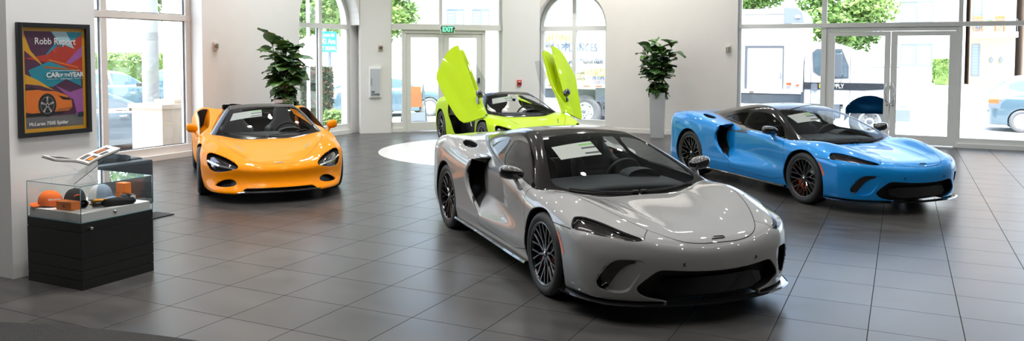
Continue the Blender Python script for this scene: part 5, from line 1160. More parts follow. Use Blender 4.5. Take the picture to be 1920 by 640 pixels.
def street_solid(kind):
    sed = kind == 'sedan'; top_z = 1.46 if sed else 1.68; L = 2.3
    bel = spline([(2.4, .70), (2.0, .82), (1.2, .95), (.2, 1.0), (-1.5, 1.05), (-2.3, 1.0)]) if sed else spline([(2.4, .80), (1.9, 1.0), (1.1, 1.1), (0, 1.12), (-2.3, 1.16)])
    roof = spline([(1.5, .75), (1.2, .98), (.6, 1.30), (.1, 1.44), (-.5, 1.46), (-1.1, 1.38), (-1.9, 1.06), (-2.2, .95)]) if sed else spline([(1.5, .95), (1.2, 1.12), (.6, 1.50), (.1, 1.64), (-.6, 1.68), (-1.6, 1.62), (-2.0, 1.42), (-2.32, 1.1)])
    wid = spline([(2.4, .62), (2.0, .82), (1.2, .90), (0, .91), (-1.4, .91), (-2.3, .78)])
    def F(x, y, z, want=None):
        lo = smin((bel(x) - .05 * y * y - z) * .95, (wid(x) - .5 * np.maximum(z - .75, 0) ** 2 - .3 * np.maximum(.5 - z, 0) ** 2 - y), .16)
        lo = smin(lo, smin(2.28 - .25 * y * y - x, x + 2.28 - .2 * y * y, .1), .18); lo = smin(lo, z - .20, .06)
        gh = smin(roof(x) - .12 * y * y - z, (.84 - .42 * np.maximum(z - .95, 0) - y) * .9, .12); gh = np.minimum(gh, np.minimum(z - .7, x + (2.1 if sed else 2.25)))
        if want == 'gh': return gh - lo
        f = smax(lo, gh, .03)
        for cx in (1.38, -1.38): f = smin(f, -np.minimum(.37 - np.hypot(x - cx, z - .33), y - .62), .02)
        return f
    F.bel = bel; F.roof = roof
    return F
SK = {}
def street_car(kind, name, loc, rz, label, paintm, ground=-.30, tailcol=None):
    if kind not in SK:
        F = street_solid(kind); K = Skin(F, (-2.5, 0, .1), (2.5, 1.05, 1.85), .045); gh = lambda X: F(X[:, 0], X[:, 1], X[:, 2], 'gh')
        side = smooth_poly([(1.0, 1.02), (.55, 1.30), (.1, 1.385), (-.9, 1.37), (-1.55, 1.12), (-1.3, 1.06), (-.2, 1.03)] if kind == 'sedan' else [(1.0, 1.14), (.55, 1.46), (.1, 1.56), (-1.2, 1.57), (-1.75, 1.45), (-1.70, 1.20), (-.2, 1.14)], 1)
        pil = lambda X: np.minimum(np.abs(X[:, 0] + .28) - .05, np.minimum(np.abs(X[:, 0] + 1.22) - .035, 9))
        K.region('side_glass', lambda X: np.minimum(np.minimum(gh(X), poly_sdf(side, X[:, 0], X[:, 2])), pil(X)), ['body'])
        K.region('windscreen', lambda X: np.minimum(np.minimum(X[:, 0] - .42, 1.12 - X[:, 0]), np.minimum(.66 - X[:, 1], F.roof(X[:, 0]) - .0 - X[:, 2] + .12)) * np.where(gh(X) > 0, 1, -1) - .0, ['body'])
        K.region('rear_window', lambda X: np.minimum(np.minimum(-1.2 - X[:, 0] - (0 if kind == 'sedan' else .62), .6 - X[:, 1]), gh(X)), ['body'])
        K.region('arch', lambda X: np.where(X[:, 1] > .6, .375 - np.minimum(np.hypot(X[:, 0] - 1.38, X[:, 2] - .33), np.hypot(X[:, 0] + 1.38, X[:, 2] - .33)), -.05), ['body'])
        K.region('sill', lambda X: .30 - X[:, 2], ['body'])
        K.region('tail_lamp', lambda X: np.minimum(np.minimum(-1.98 - X[:, 0], X[:, 1] - .50), np.minimum(X[:, 2] - .84, (.95 if kind == 'sedan' else 1.0) - X[:, 2])), ['body'])
        K.region('head_lamp', lambda X: np.minimum(np.minimum(X[:, 0] - 1.92, X[:, 1] - .42), np.minimum(X[:, 2] - .62, .78 - X[:, 2])), ['body'])
        dr = smooth_poly([(.95, .95), (1.0, .6), (.85, .32), (-.28, .32), (-.28, 1.0)], 0); dr2 = smooth_poly([(-.28, 1.0), (-.28, .32), (-.85, .32), (-1.2, .75), (-1.25, 1.02)], 0)
        K.region('shut_line', lambda X: np.where(X[:, 1] > .75, .008 - np.minimum(np.abs(poly_sdf(dr, X[:, 0], X[:, 2])), np.abs(poly_sdf(dr2, X[:, 0], X[:, 2]))), -.05), ['body'])
        SK[kind] = Kit(K, F)
    k = SK[kind]; e = empty(name, (loc[0], loc[1], ground), rz, label=label, cat='car'); gl = OUT['car_glass']
    k.put('body_shell', ['body'], [paintm], e); k.put('windscreen', ['windscreen'], [gl], e); k.put('rear_window', ['rear_window'], [gl], e); k.put('wheel_arch_liner', ['arch'], [BASE['mesh']], e); k.put('sill_trim', ['sill'], [OUT['car_trim']], e); k.put('shut_line', ['shut_line'], [OUT['car_trim']], e)
    for s in (-1, 1):
        k.put('side_window', ['side_glass'], [gl], e, 0, 0, s); k.put('tail_lamp', ['tail_lamp'], [OUT['tail']], e, 0, 0, s); k.put('headlamp', ['head_lamp'], [OUT['headlamp']], e, 0, 0, s)
        m = MB(); m.box((.62, s * 1.0, 1.02 if kind == 'sedan' else 1.14), (.12, .20, .13), bev=.03); m.build('door_mirror', [OUT['car_trim']], e)
        for y in (.42, -.62): h = MB(); h.box((y, s * .915, .86), (.18, .02, .025), bev=.006); h.build('door_handle', [paintm], e)
        for x in (1.38, -1.38):
            w = MB(); w.lathe([(0, .10), (.06, .10), (.07, .085), (.10, .07), (.215, .085), (.235, .10), (.24, .06)], 32, 'y', (0, 0, 0))
            o = w.build('wheel', [OUT['alloy']], e, (x, s * .80, .335), (0, 0, 0 if s > 0 else math.pi))
            t = MB(); t.lathe([(.225, .10), (.25, .115), (.31, .11), (.335, .07), (.335, -.07), (.31, -.11), (.2, -.11)], 40); t.build('tyre', [OUT['tyre_dusty']], o)
            q = MB()
            for i in range(5):
                a = i * 2 * math.pi / 5; q.bar([((.05 * math.cos(a), .112, .05 * math.sin(a)), .06, .02), ((.225 * math.cos(a), .108, .225 * math.sin(a)), .045, .02)], (0, 1, 0))
            q.build('spokes', [OUT['alloy2']], o)
    return e
def truck():
    wh = mat('truck_white', (.80, .80, .80), .35, coat=.4, noise=.03, nscale=2); bk = OUT['stripe']; gr = mat('truck_grey', (.16, .19, .23), .45); al = mat('truck_alu', (.40, .47, .55), .4, .3); y0 = 22.9; g = -.32
    e = empty('box_truck', (-4.5, y0 + 1.2, g), 0, label='white box truck parked outside the far windows with lettering on its box', cat='truck'); ox, oy, oz = 4.5, -(y0 + 1.2), -g
    def B(name, m, build): mb = MB(); build(mb); return mb.build(name, m if isinstance(m, list) else [m], e)
    def sp(mb, a, b, bev=0.): mb.span((a[0] + ox, a[1] + oy, a[2] + oz), (b[0] + ox, b[1] + oy, b[2] + oz), bev=bev)
    # cargo box
    bx = B('cargo_box', wh, lambda m: sp(m, (-11.6, y0, .93), (-2.66, y0 + 2.4, 3.20), .02))
    def sub(name, m, build, parent): mb = MB(); build(mb); return mb.build(name, m if isinstance(m, list) else [m], parent)
    sub('box_rail', mat('rail_white', (.66, .68, .70), .4), lambda m: (sp(m, (-11.6, y0 - .015, .93), (-2.6, y0 + .01, 1.02)), sp(m, (-11.6, y0 - .015, 3.06), (-2.6, y0 + .01, 3.2))), bx)
    def cap(m):
        P = [(-2.95, 3.23), (-2.62, 3.20), (-2.48, 3.08), (-2.43, 2.86), (-2.43, 2.80), (-2.95, 2.80)]; m.prism([(x + ox, z + oz) for x, z in P], y0 - .02 + oy, y0 + 2.42 + oy, 'y')
    sub('corner_cap', al, cap, bx); sub('corner_post', mat('post_white', (.72, .74, .76), .4), lambda m: sp(m, (-2.75, y0 - .02, .93), (-2.43, y0 + 2.4, 2.8), .02), bx)
    sub('marker_lamp', OUT['plain_white'], lambda m: sp(m, (-2.66, y0 - .035, 2.93), (-2.52, y0 - .01, 3.0), .006), bx)
    def sd(m):
        for a, b in (((-3.96, 1.0), (-3.90, 2.19)), ((-2.95, 1.0), (-2.93, 2.19)), ((-3.96, 2.14), (-2.93, 2.19))): sp(m, (a[0], y0 - .02, a[1]), (b[0], y0 + .01, b[1]))
    sub('side_door_seal', gr, sd, bx); sub('side_door', wh, lambda m: sp(m, (-3.88, y0 - .016, 1.02), (-2.97, y0 + .01, 2.12), .004), bx); sub('door_latch', al, lambda m: sp(m, (-3.02, y0 - .05, 1.30), (-2.98, y0 - .01, 1.46), .008), bx)
    amb = mat('reflector_red', (.75, .12, .03), .4); rw = OUT['plain_white']
    for x in (-9.9, -9.55, -8.75, -8.35, -7.95, -7.5): sub('reflector', amb, lambda m: sp(m, (x, y0 - .02, .955), (x + .2, y0 - .012, .99)), bx)
    sub('reflector', amb, lambda m: sp(m, (-2.85, y0 - .045, 1.12), (-2.72, y0 - .02, 1.18)), bx); sub('reflector', amb, lambda m: sp(m, (-2.6, y0 - .045, 1.10), (-2.52, y0 - .02, 1.14)), bx)
    blu = mat('lettering_blue_grey', (.13, .20, .29), .5); yel = mat('lettering_yellow', (.50, .42, .10), .5); pale = mat('lettering_pale', (.27, .31, .36), .5); dkg = mat('lettering_dark', (.07, .09, .11), .5)
    def T(s, size, x, z, m, sx=.78): text_mesh('lettering', s, size, m, bx, (x + ox, y0 - .016 + oy, z + oz), (math.pi / 2, 0, 0), depth=.004, align='LEFT', sx=sx, bold=.002)
    T('LIGHTING', .36, -10.35, 2.44, yel); T('JANITORIAL', .13, -10.1, 2.27, pale); T('SENIOR LIVING', .15, -9.38, 2.27, pale); T('WATER', .12, -10.1, 2.18, dkg, .9); T('FASTENERS', .11, -10.1, 2.06, pale)
    T('APPLIANCES', .34, -9.66, 2.13, blu, .72); T('HARDWARE', .14, -10.1, 1.93, pale); T('SAFETY PRODUCTS', .14, -8.95, 1.79, pale); T('REPAIR PARTS', .12, -8.76, 1.69, dkg, .85); T('HVAC', .32, -9.75, 1.62, blu); T('TOOLS', .12, -9.35, 1.68, pale)
    T('PLUMBING', .36, -10.05, 1.24, yel); T('HARDWARE', .36, -8.76, 1.37, yel, .72); T('DOORS', .10, -8.98, 1.37, dkg); T('PROPERTY', .16, -8.46, 1.21, blu, .85); T('HOSPITALITY', .13, -8.46, 1.09, pale); T('CLEANING', .14, -9.05, 1.21, pale)
    # a sign plate and roofline seen above the box
    # chassis, fuel tank and rear axle
    B('chassis', gr, lambda m: (sp(m, (-11.2, y0 + .55, .55), (-.2, y0 + .75, .80)), sp(m, (-11.2, y0 + 1.6, .55), (-.2, y0 + 1.8, .80)))); B('rear_skirt', gr, lambda m: (sp(m, (-8.4, y0 + .1, .5), (-7.0, y0 + .6, .93)), sp(m, (-2.5, y0 + .25, .2), (-2.0, y0 + 1.0, .93), .03)))
    # cab: side profile with a bonnet
    P = [(-2.40, .62), (-2.42, 1.6), (-2.36, 2.10), (-2.20, 2.22), (-1.60, 2.24), (-1.40, 2.16), (-1.18, 1.86), (-.86, 1.44), (-.80, 1.40), (-.42, 1.21), (.02, .95), (.12, .84), (.14, .50), (-.10, .34)] + [(-.76 + .62 * math.cos(a), .19 + .62 * math.sin(a)) for a in [i * math.pi / 14 for i in range(1, 14)]] + [(-1.42, .34), (-1.42, .62)]
    def cab(m):
        bm = bmesh.new(); n = len(P); a = [bm.verts.new((x + ox, y0 + .05 + oy, z + oz)) for x, z in P]; b = [bm.verts.new((x + ox, y0 + 2.3 + oy, z + oz)) for x, z in P]; fa = bm.faces.new(a); fb = bm.faces.new(b[::-1])
        for i in range(n): bm.faces.new((a[i], b[i], b[(i + 1) % n], a[(i + 1) % n]))
        bmesh.ops.recalc_face_normals(bm, faces=bm.faces); ed = [q for q in bm.edges if len({fa, fb} & set(q.link_faces)) == 1]; bmesh.ops.bevel(bm, geom=ed, offset=.07, segments=3, profile=.6, affect='EDGES'); bmesh.ops.triangulate(bm, faces=[f for f in bm.faces if len(f.verts) > 4]); bm.verts.index_update(); m.add([v.co for v in bm.verts], [[v.index for v in f.verts] for f in bm.faces], 0, False); bm.free()
    cb = B('cab', wh, cab)
    def fl(name, Q, m, d=.02, parent=cb): return sub(name, m, lambda mb: mb.prism([(x + ox, z + oz) for x, z in Q], y0 + .05 - d + oy, y0 + .07 + oy, 'y'), parent)
    gl = OUT['truck_glass']
    fl('side_window', [(-2.14, 1.52), (-2.17, 1.98), (-2.08, 2.06), (-1.86, 2.06), (-1.86, 1.42), (-2.02, 1.42)], gl, .012); fl('window_seal', [(-2.18, 1.48), (-2.21, 2.0), (-2.10, 2.10), (-1.82, 2.10), (-1.82, 1.38), (-2.04, 1.38)], gr, .006)
    fl('vent_window', [(-1.62, 1.34), (-1.62, 2.06), (-1.50, 2.06), (-1.33, 1.62), (-1.33, 1.36)], gl, .012); fl('window_seal', [(-1.66, 1.30), (-1.66, 2.10), (-1.47, 2.10), (-1.29, 1.64), (-1.29, 1.32)], gr, .006)
    fl('side_stripe', [(-2.42, 1.01), (-2.42, 1.20), (-.46, 1.20), (-.12, 1.09), (-.30, 1.06), (-.9, 1.01)], bk, .010)
    for x in (-2.235, -1.26): fl('door_gap', [(x, .62), (x, 1.9), (x + .012, 1.9), (x + .012, .62)], gr, .003)
    fl('door_handle', [(-2.22, 1.0), (-2.22, 1.16), (-2.14, 1.18), (-2.06, 1.16), (-2.06, 1.0), (-2.12, .96)], gr, .03)
    TT = lambda s, size, x, z, m, sx=.9, b=.004: text_mesh('lettering', s, size, m, cb, (x + ox, y0 + .037 + oy, z + oz), (math.pi / 2, 0, 0), depth=.001, align='LEFT', sx=sx, bold=b)
    TT('HD', .155, -2.02, 1.105, mat('letter_yellow', (.9, .62, .05), .5)); TT('SUPPLY', .155, -1.80, 1.105, OUT['plain_white'], .78); TT('Operated by', .075, -2.20, .80, blu, .9, 0); TT('USDOT', .09, -2.11, .70, blu, .9, 0)
    # mirror on its arms
    B('door_mirror', gr, lambda m: (sp(m, (-1.60, y0 - .28, 1.36), (-1.44, y0 - .16, 1.98), .03), m.tube([(-1.50 + ox, y0 - .2 + oy, 1.96 + oz), (-1.46 + ox, y0 + .06 + oy, 2.0 + oz)], .018, 8), m.tube([(-1.50 + ox, y0 - .2 + oy, 1.42 + oz), (-1.42 + ox, y0 + .06 + oy, 1.44 + oz)], .018, 8)))
    B('front_bumper', al, lambda m: sp(m, (-.16, y0 + .02, .22), (.20, y0 + 2.33, .55), .04)); B('headlamp', OUT['headlamp'], lambda m: sp(m, (-.05, y0 + .03, .62), (.13, y0 + .35, .80), .03)); B('step', gr, lambda m: sp(m, (-2.30, y0 + .05, .18), (-1.62, y0 + .4, .34), .02)); B('fuel_tank', al, lambda m: m.lathe([(0, -.45), (.27, -.45), (.28, -.42), (.28, .42), (.27, .45), (0, .45)], 24, 'x', (-1.95 + ox, y0 + .42 + oy, .50 + oz)))
    def liner(m):
        n = 16; q = [(-.76 + .63 * math.cos(i * math.pi / n), .19 + .63 * math.sin(i * math.pi / n)) for i in range(n + 1)]
        for i in range(n): m.prism([(q[i][0] + ox, q[i][1] + oz), (q[i + 1][0] + ox, q[i + 1][1] + oz), ((q[i + 1][0] + .76) * .97 - .76 + ox, (q[i + 1][1] - .19) * .97 + .19 + oz), ((q[i][0] + .76) * .97 - .76 + ox, (q[i][1] - .19) * .97 + .19 + oz)], y0 + .10 + oy, y0 + 2.2 + oy, 'y')
    B('wheel_arch_liner', mat('arch_blue_black', (.09, .13, .19), .7), liner)
    def wheel(x, y):
        w = MB(); w.lathe([(0, -.14), (.09, -.14), (.10, -.06), (.17, -.05), (.19, .02), (.225, .0), (.25, -.05), (.285, -.06), (.29, -.03), (.29, .05)], 40); o = w.build('wheel', [OUT['plain_white']], e, (x + ox, y + oy, .19 + oz)); t = MB(); t.lathe([(.285, -.06), (.31, -.085), (.44, -.10), (.495, -.07), (.51, -.03), (.51, .12), (.48, .15), (.28, .15)], 48); t.build('tyre', [OUT['tyre_dusty']], o)
        h = MB(); h.lathe([(0, -.165), (.05, -.165), (.075, -.14), (.09, -.06)], 20); 
        for i in range(10): a = i * math.pi / 5; h.lathe([(0, -.085), (.016, -.085), (.018, -.05)], 8, c=(.142 * math.cos(a), 0, .142 * math.sin(a)))
        h.build('hub', [gr], o)
        for i in range(5): a = i * 2 * math.pi / 5 + .8; q = MB(); q.lathe([(0, -.0), (.028, -.0), (.03, .03)], 12, c=(.215 * math.cos(a), -.012, .215 * math.sin(a))); q.build('hand_hole', [gr], o)
    wheel(-.76, y0 + .18); wheel(-.76, y0 + 2.1); wheel(-8.75, y0 + .18); wheel(-8.75, y0 + 2.1)
def building(name, loc, rz, size, label, m, wins, extra=None, roof=None):
    """wall block with framed windows on the face towards the showroom (local -y); wins: (x, z, w, h, panes)"""
    e = empty(name, loc, rz, label=label, cat='building'); w, d, h = size; b = MB(); b.span((-w / 2, 0, 0), (w / 2, d, h)); b.build('wall', [m], e)
    r = MB(); r.span((-w / 2 - .15, -.15, h), (w / 2 + .15, d + .15, h + .25)); r.build('roof_edge', [roof or OUT['plain_white']], e)
    for x, z, ww, hh, n in wins:
        f = MB(); t = .06
        for a, c in (((x, z), (x + ww, z + t)), ((x, z + hh - t), (x + ww, z + hh)), ((x, z), (x + t, z + hh)), ((x + ww - t, z), (x + ww, z + hh))): f.span((a[0], -.06, a[1]), (c[0], .02, c[1]))
        for i in range(1, n): f.span((x + ww * i / n - .03, -.06, z), (x + ww * i / n + .03, .02, z + hh))
        o = f.build('window', [OUT['win_frame']], e); p = MB(); p.span((x + t, -.03, z + t), (x + ww - t, .0, z + hh - t)); p.build('pane', [OUT['bld_glass']], o)
        s = MB()
        for k in range(int(hh / .16)): s.span((x + t, -.036, z + t + k * .16), (x + ww / max(n, 1) - t / 2, -.031, z + t + k * .16 + .09))
        s.build('blind', [OUT['blind']], o)
    return e
def outside():
    O = OUT
    O['bark'] = mat('bark', (.22, .19, .16), .9, noise=.6, nscale=12, bumpy=.8); O['leaf_a'] = mat('tree_leaf', (.16, .30, .06), .6, noise=.5, nscale=3); O['leaf_b'] = mat('tree_leaf_light', (.26, .42, .10), .6, noise=.5, nscale=3); O['leaf_d'] = mat('hedge_leaf_dark', (.035, .07, .02), .6, noise=.5, nscale=4); O['leaf_r'] = mat('hedge_leaf_rust', (.16, .07, .03), .6, noise=.5, nscale=4)
    O['car_glass'] = mat('street_glass', (.10, .17, .22), .06, coat=1); O['car_trim'] = mat('street_trim', (.05, .055, .06), .5); O['tail'] = mat('tail_lamp_amber', (.62, .16, .05), .25, coat=1); O['headlamp'] = mat('clear_lamp', (.62, .68, .72), .15, coat=1); O['alloy'] = mat('alloy_silver', (.60, .60, .60), .35, .5); O['alloy2'] = mat('alloy_spoke', (.75, .75, .75), .35, .4); O['tyre_dusty'] = mat('tyre_dusty', (.20, .21, .225), .8, noise=.3)
    O['plain_white'] = mat('plain_white', (.80, .80, .80), .5); O['stripe'] = mat('stripe_charcoal', (.035, .042, .055), .5); O['truck_glass'] = mat('truck_glass', (.20, .30, .38), .08, coat=1, noise=.7, nscale=5)
    O['win_frame'] = mat('window_frame_grey', (.20, .23, .27), .5); O['bld_glass'] = mat('building_glass', (.30, .36, .40), .2, coat=.3); O['blind'] = mat('window_blind', (.22, .27, .33), .7)
    st = mat('stucco_white', (.78, .77, .74), .85, noise=.05, nscale=2, bumpy=.2)
    br = mat('brick_wall', (.5, .3, .2), .9); nt = br.node_tree; b = nt.nodes['Principled BSDF']; t = nt.nodes.new('ShaderNodeTexBrick'); tc = nt.nodes.new('ShaderNodeTexCoord'); mp = nt.nodes.new('ShaderNodeMapping'); mp.inputs['Rotation'].default_value = (math.pi / 2, 0, 0); t.inputs['Scale'].default_value = 4; t.inputs['Color1'].default_value = (.62, .37, .22, 1); t.inputs['Color2'].default_value = (.50, .42, .34, 1); t.inputs['Mortar'].default_value = (.68, .60, .50, 1); nt.links.new(tc.outputs['Object'], mp.inputs[0]); nt.links.new(mp.outputs[0], t.inputs['Vector']); nt.links.new(t.outputs['Color'], b.inputs['Base Color'])
    cream = mat('stone_cream', (.70, .58, .46), .85, noise=.15, nscale=9, bumpy=.3)
    conc = mat('street_concrete', (.62, .62, .61), .9, noise=.15, nscale=.7, bumpy=.1); walk = mat('sidewalk_concrete', (.68, .67, .65), .9, noise=.12, nscale=1.3)
    g = MB(); g.span((-90, -60, -.6), (90, 110, -.32)); S(g.build('ground', [conc]))
    g = MB(); g.span((-14.2, -6, -.32), (-12.33, 17.0, -.04)); g.span((-11.5, 19.52, -.32), (12, 21.2, -.04)); S(g.build('sidewalk', [walk]))
    g = MB(); g.span((-30, 46.5, -.32), (40, 60, .38)); S(g.build('front_terrace', [walk]))
    truck()
    street_car('suv', 'suv', (4.55, 28.4), 0, 'grey blue SUV parked across the street, at the right edge of the far windows', mat('suv_paint', (.20, .24, .30), .4, .2, coat=.4), -.32)
    wp = mat('street_white_paint', (.80, .80, .80), .6, coat=.15); sp_ = mat('street_silver_paint', (.66, .69, .71), .55, .0, coat=.2)
    street_car('sedan', 'sedan', (-16.45, 11.75), math.pi / 2, 'white sedan parked close outside the tall left window', wp, -.32)
    street_car('suv', 'suv', (-25.2, 19.0), math.pi / 2, 'white SUV on the far side of the road behind the palm trunk', wp, -.32)
    street_car('suv', 'suv', (-26.6, 24.6), math.pi / 2, 'white SUV farther up the road, seen right of the palm trunk', wp, -.32)
    street_car('sedan', 'sedan', (-17.0, 24.4), math.pi / 4, 'pale silver sedan outside the corner doors', sp_, -.32)
    # palm, pillar and hedges by the left windows
    e = empty('palm_tree', (-18.0, 14.95, -.32), 0, label='tall palm tree with a ringed grey trunk outside the left window', cat='tree'); pm = mat('palm_bark', (.44, .44, .42), .9, noise=.4, nscale=6, bumpy=.5); t = MB(); t.lathe([(.25, 0), (.20, .5)] + [(.205 + .008 * (i % 2), .6 + .09 * i) for i in range(62)] + [(0, 6.3)], 24, 'z'); t.build('trunk', [pm], e)
    for i in range(14):
        a = i * 2 * math.pi / 14; f = MB(); pts = [(.2 * math.cos(a), .2 * math.sin(a), 6.2), (1.0 * math.cos(a), 1.0 * math.sin(a), 6.9), (2.2 * math.cos(a), 2.2 * math.sin(a), 6.5), (2.9 * math.cos(a), 2.9 * math.sin(a), 5.5)]; f.bar([(p, w, .02) for p, w in zip(pts, (.12, .5, .5, .1))], (0, 0, 1)); f.build('frond', [O['leaf_a']], e)
    e = empty('stone_pillar', (-13.2, 11.5, -.05), 0, label='cream stone pillar on a block base outside the left window', cat='pillar'); p = MB(); p.span((-.45, -.62, 0), (.40, .45, .93), bev=.01); p.span((-.50, -.67, .90), (.45, .5, .985), bev=.012); p.build('base_block', [cream], e); p = MB(); p.span((-.28, -.24, .985), (.30, .36, 1.06), bev=.02); p.span((-.22, -.05, 1.06), (.26, .32, 5)); p.build('shaft', [cream], e)
    grn = [O['leaf_a'], O['leaf_b']]; drk = [O['leaf_a'], O['leaf_d']]
    hedge('hedge', (-29, 22.5, -.32), R(90), (11, 1.2, 2.15), 'long clipped hedge across the road behind the white SUV', 3, 5200, grn, .11)
    hedge('hedge', (-16.2, 19.15, -.32), R(35), (1.35, .9, 1.75), 'dark rounded bush outside the left arched window', 4, 2600, [O['leaf_d'], O['leaf_r'], O['leaf_a']][0:2] + [O['leaf_d']], .07, 'bush')
    hedge('low_plants', (-14.2, 18.95, -.32), R(70), (1.9, .6, .62), 'low green plants along the foot of the left arched window', 6, 900, grn, .08, 'plants')
    for i, (x, y, h, r, lab) in enumerate(((-33, 19, 7.5, 3.2, 'leafy tree over the hedge, left in the tall left window'), (-31, 27, 7, 3.0, 'leafy tree over the hedge, right in the tall left window'), (-24.5, 29.5, 6.2, 2.4, 'leafy tree behind the green road sign'), (-19.6, 27.2, 5.6, 2.3, 'leafy tree hanging into the left pane over the corner doors'), (-26.5, 47, 8, 2.6, 'leafy tree far behind the white house over the corner doors'))):
        tree('street_tree', (x, y, -.32), lab, 20 + i, h, r, [O['leaf_b'], O['leaf_a']], 8, 520, .17)
    tree('street_tree', (-2.35, 36.5, -.32), 'bushy green tree behind the cab of the box truck', 41, 5.2, 2.0, [O['leaf_b'], O['leaf_a']], 9, 620, .15)
    tree('street_tree', (-6.6, 40, -.32), 'small tree top showing above the box of the truck', 42, 6.6, 1.6, [O['leaf_b'], O['leaf_a']], 6, 400, .15)
    hedge('shrub', (2.05, 48.6, .385), 0, (1.2, .8, 1.3), 'small round shrub at the foot of the white apartment house', 8, 900, grn, .1, 'shrub')
    e = empty('street_lamp', (-14.95, 17.65, -.32), 0, label='slim white street lamp post outside the left arched window', cat='lamp post'); p = MB(); p.lathe([(.09, 0), (.09, .3), (.05, .4), (.042, 5.2), (0, 5.2)], 16, 'z'); p.build('pole', [O['plain_white']], e); p = MB(); p.lathe([(0, 5.2), (.1, 5.25), (.18, 5.5), (.12, 5.7), (0, 5.75)], 16, 'z'); p.build('lamp_head', [O['plain_white']], e)
    e = empty('road_sign', (-20, 24.66, -.32), math.pi / 2, label='green road sign with white lettering behind the left arched window', cat='sign'); p = MB(); p.box((0, 0, 2.72), (1.26, .03, .80), bev=.01); p.build('sign_panel', [mat('sign_green', (.02, .42, .33), .4)], e); p = MB()
    p.span((.22, .03, 0), (.32, .10, 3.0)); p.build('post', [O['win_frame']], e); p = MB(); p.span((-.52, .03, 0), (-.42, .10, 3.0)); p.build('post', [O['win_frame']], e)
    for s, size, x, z in (('Le Jeune Rd', .19, .02, 2.98), ('42 Ave', .29, .12, 2.73), ('AT SIGNAL', .20, .10, 2.46)): text_mesh('lettering', s, size, O['plain_white'], e, (x, -.018, z), (math.pi / 2, 0, 0), sx=1.0, bold=.006)
    e = empty('sandwich_board', (-13.22, 20.35, -.30), R(55), label='orange and white folding sign board on the pavement outside the corner doors', cat='sign'); b = MB(); b.box((0, -.12, .95), (.40, .03, .62), rot=Euler((R(-10), 0, 0))); b.build('orange_panel', [mat('sign_orange', (.80, .30, .12), .5, noise=.2)], e); b = MB(); b.box((0, -.24, .32), (.55, .03, .34), rot=Euler((R(-10), 0, 0))); b.build('lower_panel', [mat('panel_grey', (.50, .54, .58), .5)], e)
    for x in (-.30, .30):
        for y in (-.32, .30): b = MB(); b.tube([(x, y, 0), (x, -.02, 1.32)], .022, 8); b.build('leg', [O['win_frame']], e)
    # houses
    building('white_house', (-21.2, 37.5, -.32), R(30), (13, 7, 5.4), 'low white house with two barred windows beyond the corner doors', st, [(-.9, 3.55, .95, 1.15, 2), (.45, 3.55, .95, 1.15, 2), (-5.6, .9, 1.2, 1.5, 2)])
    building('cream_house', (-31, 33, -.32), R(50), (7, 6, 4.3), 'cream coloured house behind the silver sedan outside the corner doors', mat('stucco_cream', (.74, .66, .50), .85, noise=.1, nscale=2), [(-2.2, 1.0, 1.0, 1.3, 1), (.8, 1.0, 1.0, 1.3, 1)])
    e = building('apartment_house', (-.35, 50, -.32), 0, (6.7, 8, 12), 'white apartment house with sliding windows across the street', st, [(.17, 4.12, 1.62, 1.18, 2), (.17, 1.66, 1.62, 1.28, 2)])
    building('annex', (9.35, 50.4, -.32), 0, (7.2, 8, 12), 'plain white building to the right of the brick house', st, [(1.5, 1.6, 1.4, 1.3, 2)])
    e = building('brick_house', (4.27, 50, -.32), 0, (2.1, 8, 12), 'brick apartment house with a balcony at the right of the far windows', br, [(-.98, 1.15, .42, 1.75, 1), (-.98, 3.75, .5, 1.8, 1)])
    b = MB(); b.span((-1.05, -1.1, 3.22), (1.05, 0, 3.52)); b.build('balcony_slab', [O['plain_white']], e); b = MB()
    for i in range(18): b.tube([(-1.0 + i * .118, -1.05, 3.52), (-1.0 + i * .118, -1.05, 4.15)], .012, 6)
    b.tube([(-1.02, -1.05, 4.15), (1.02, -1.05, 4.15)], .022, 6); b.build('balcony_railing', [O['win_frame']], e)
    for x in (-.05, .40): b = MB(); b.lathe([(0, -.18), (.06, -.18), (.11, .0), (.03, .16), (0, .18)], 12, 'z', (x, -.14, 2.05)); b.build('wall_lantern', [O['win_frame']], e)
    ch = mat('patio_wood', (.45, .20, .08), .6)
    for i, x in enumerate((3.55, 4.55)):
        c = MB(); c.span((-.22, -.24, .40), (.22, .24, .44)); c.span((-.22, .20, .43), (.22, .24, .85))
        for sx in (-.20, .20):
            for sy in (-.21, .21): c.span((sx - .025, sy - .025, 0), (sx + .025, sy + .025, .42))
        tag(c.build('patio_chair', [ch], None, (x, 49.5, 3.203)), ('brown wooden chair at the left end of the brick house balcony', 'brown wooden chair farther right on the brick house balcony')[i], 'chair')
    pp = empty('balcony_plant', (4.05, 49.42, 3.203), 0, label='green potted plant between the chairs on the brick house balcony', cat='plant'); b = MB(); b.lathe([(0, 0), (.10, 0), (.13, .28), (0, .28)], 16, 'z'); b.build('pot', [O['plain_white']], pp); rng = random.Random(2); V, F = blob(rng, 160, .20, .07, (0, 0, .48)); c = MB(); c.add(V, F); c.build('foliage', [O['leaf_b']], pp, fix=False)
    gq = empty('covered_grill', (5.03, 49.5, 3.203), 0, label='covered barbecue grill at the right end of the brick house balcony', cat='grill'); b = MB(); b.box((0, 0, .33), (.40, .42, .64), bev=.06); b.build('cabinet', [O['headlamp']], gq); b = MB(); b.lathe([(.22, 0), (.21, .12), (.14, .24), (0, .28)], 20, 'z', (0, 0, .66)); b.build('lid', [O['plain_white']], gq)
    # chain-link fence beyond the truck
    fe = empty('chain_link_fence', (-2.5, 34.5, -.32), 0, label='chain link fence beyond the cab of the box truck', cat='fence')
    for i in range(4): p = MB(); p.tube([(-1.2 + i * 1.2, 0, 0), (-1.2 + i * 1.2, 0, 1.85)], .03, 8); p.build('post', [O['win_frame']], fe)
    p = MB(); p.tube([(-1.2, 0, 1.8), (2.4, 0, 1.8)], .025, 8)
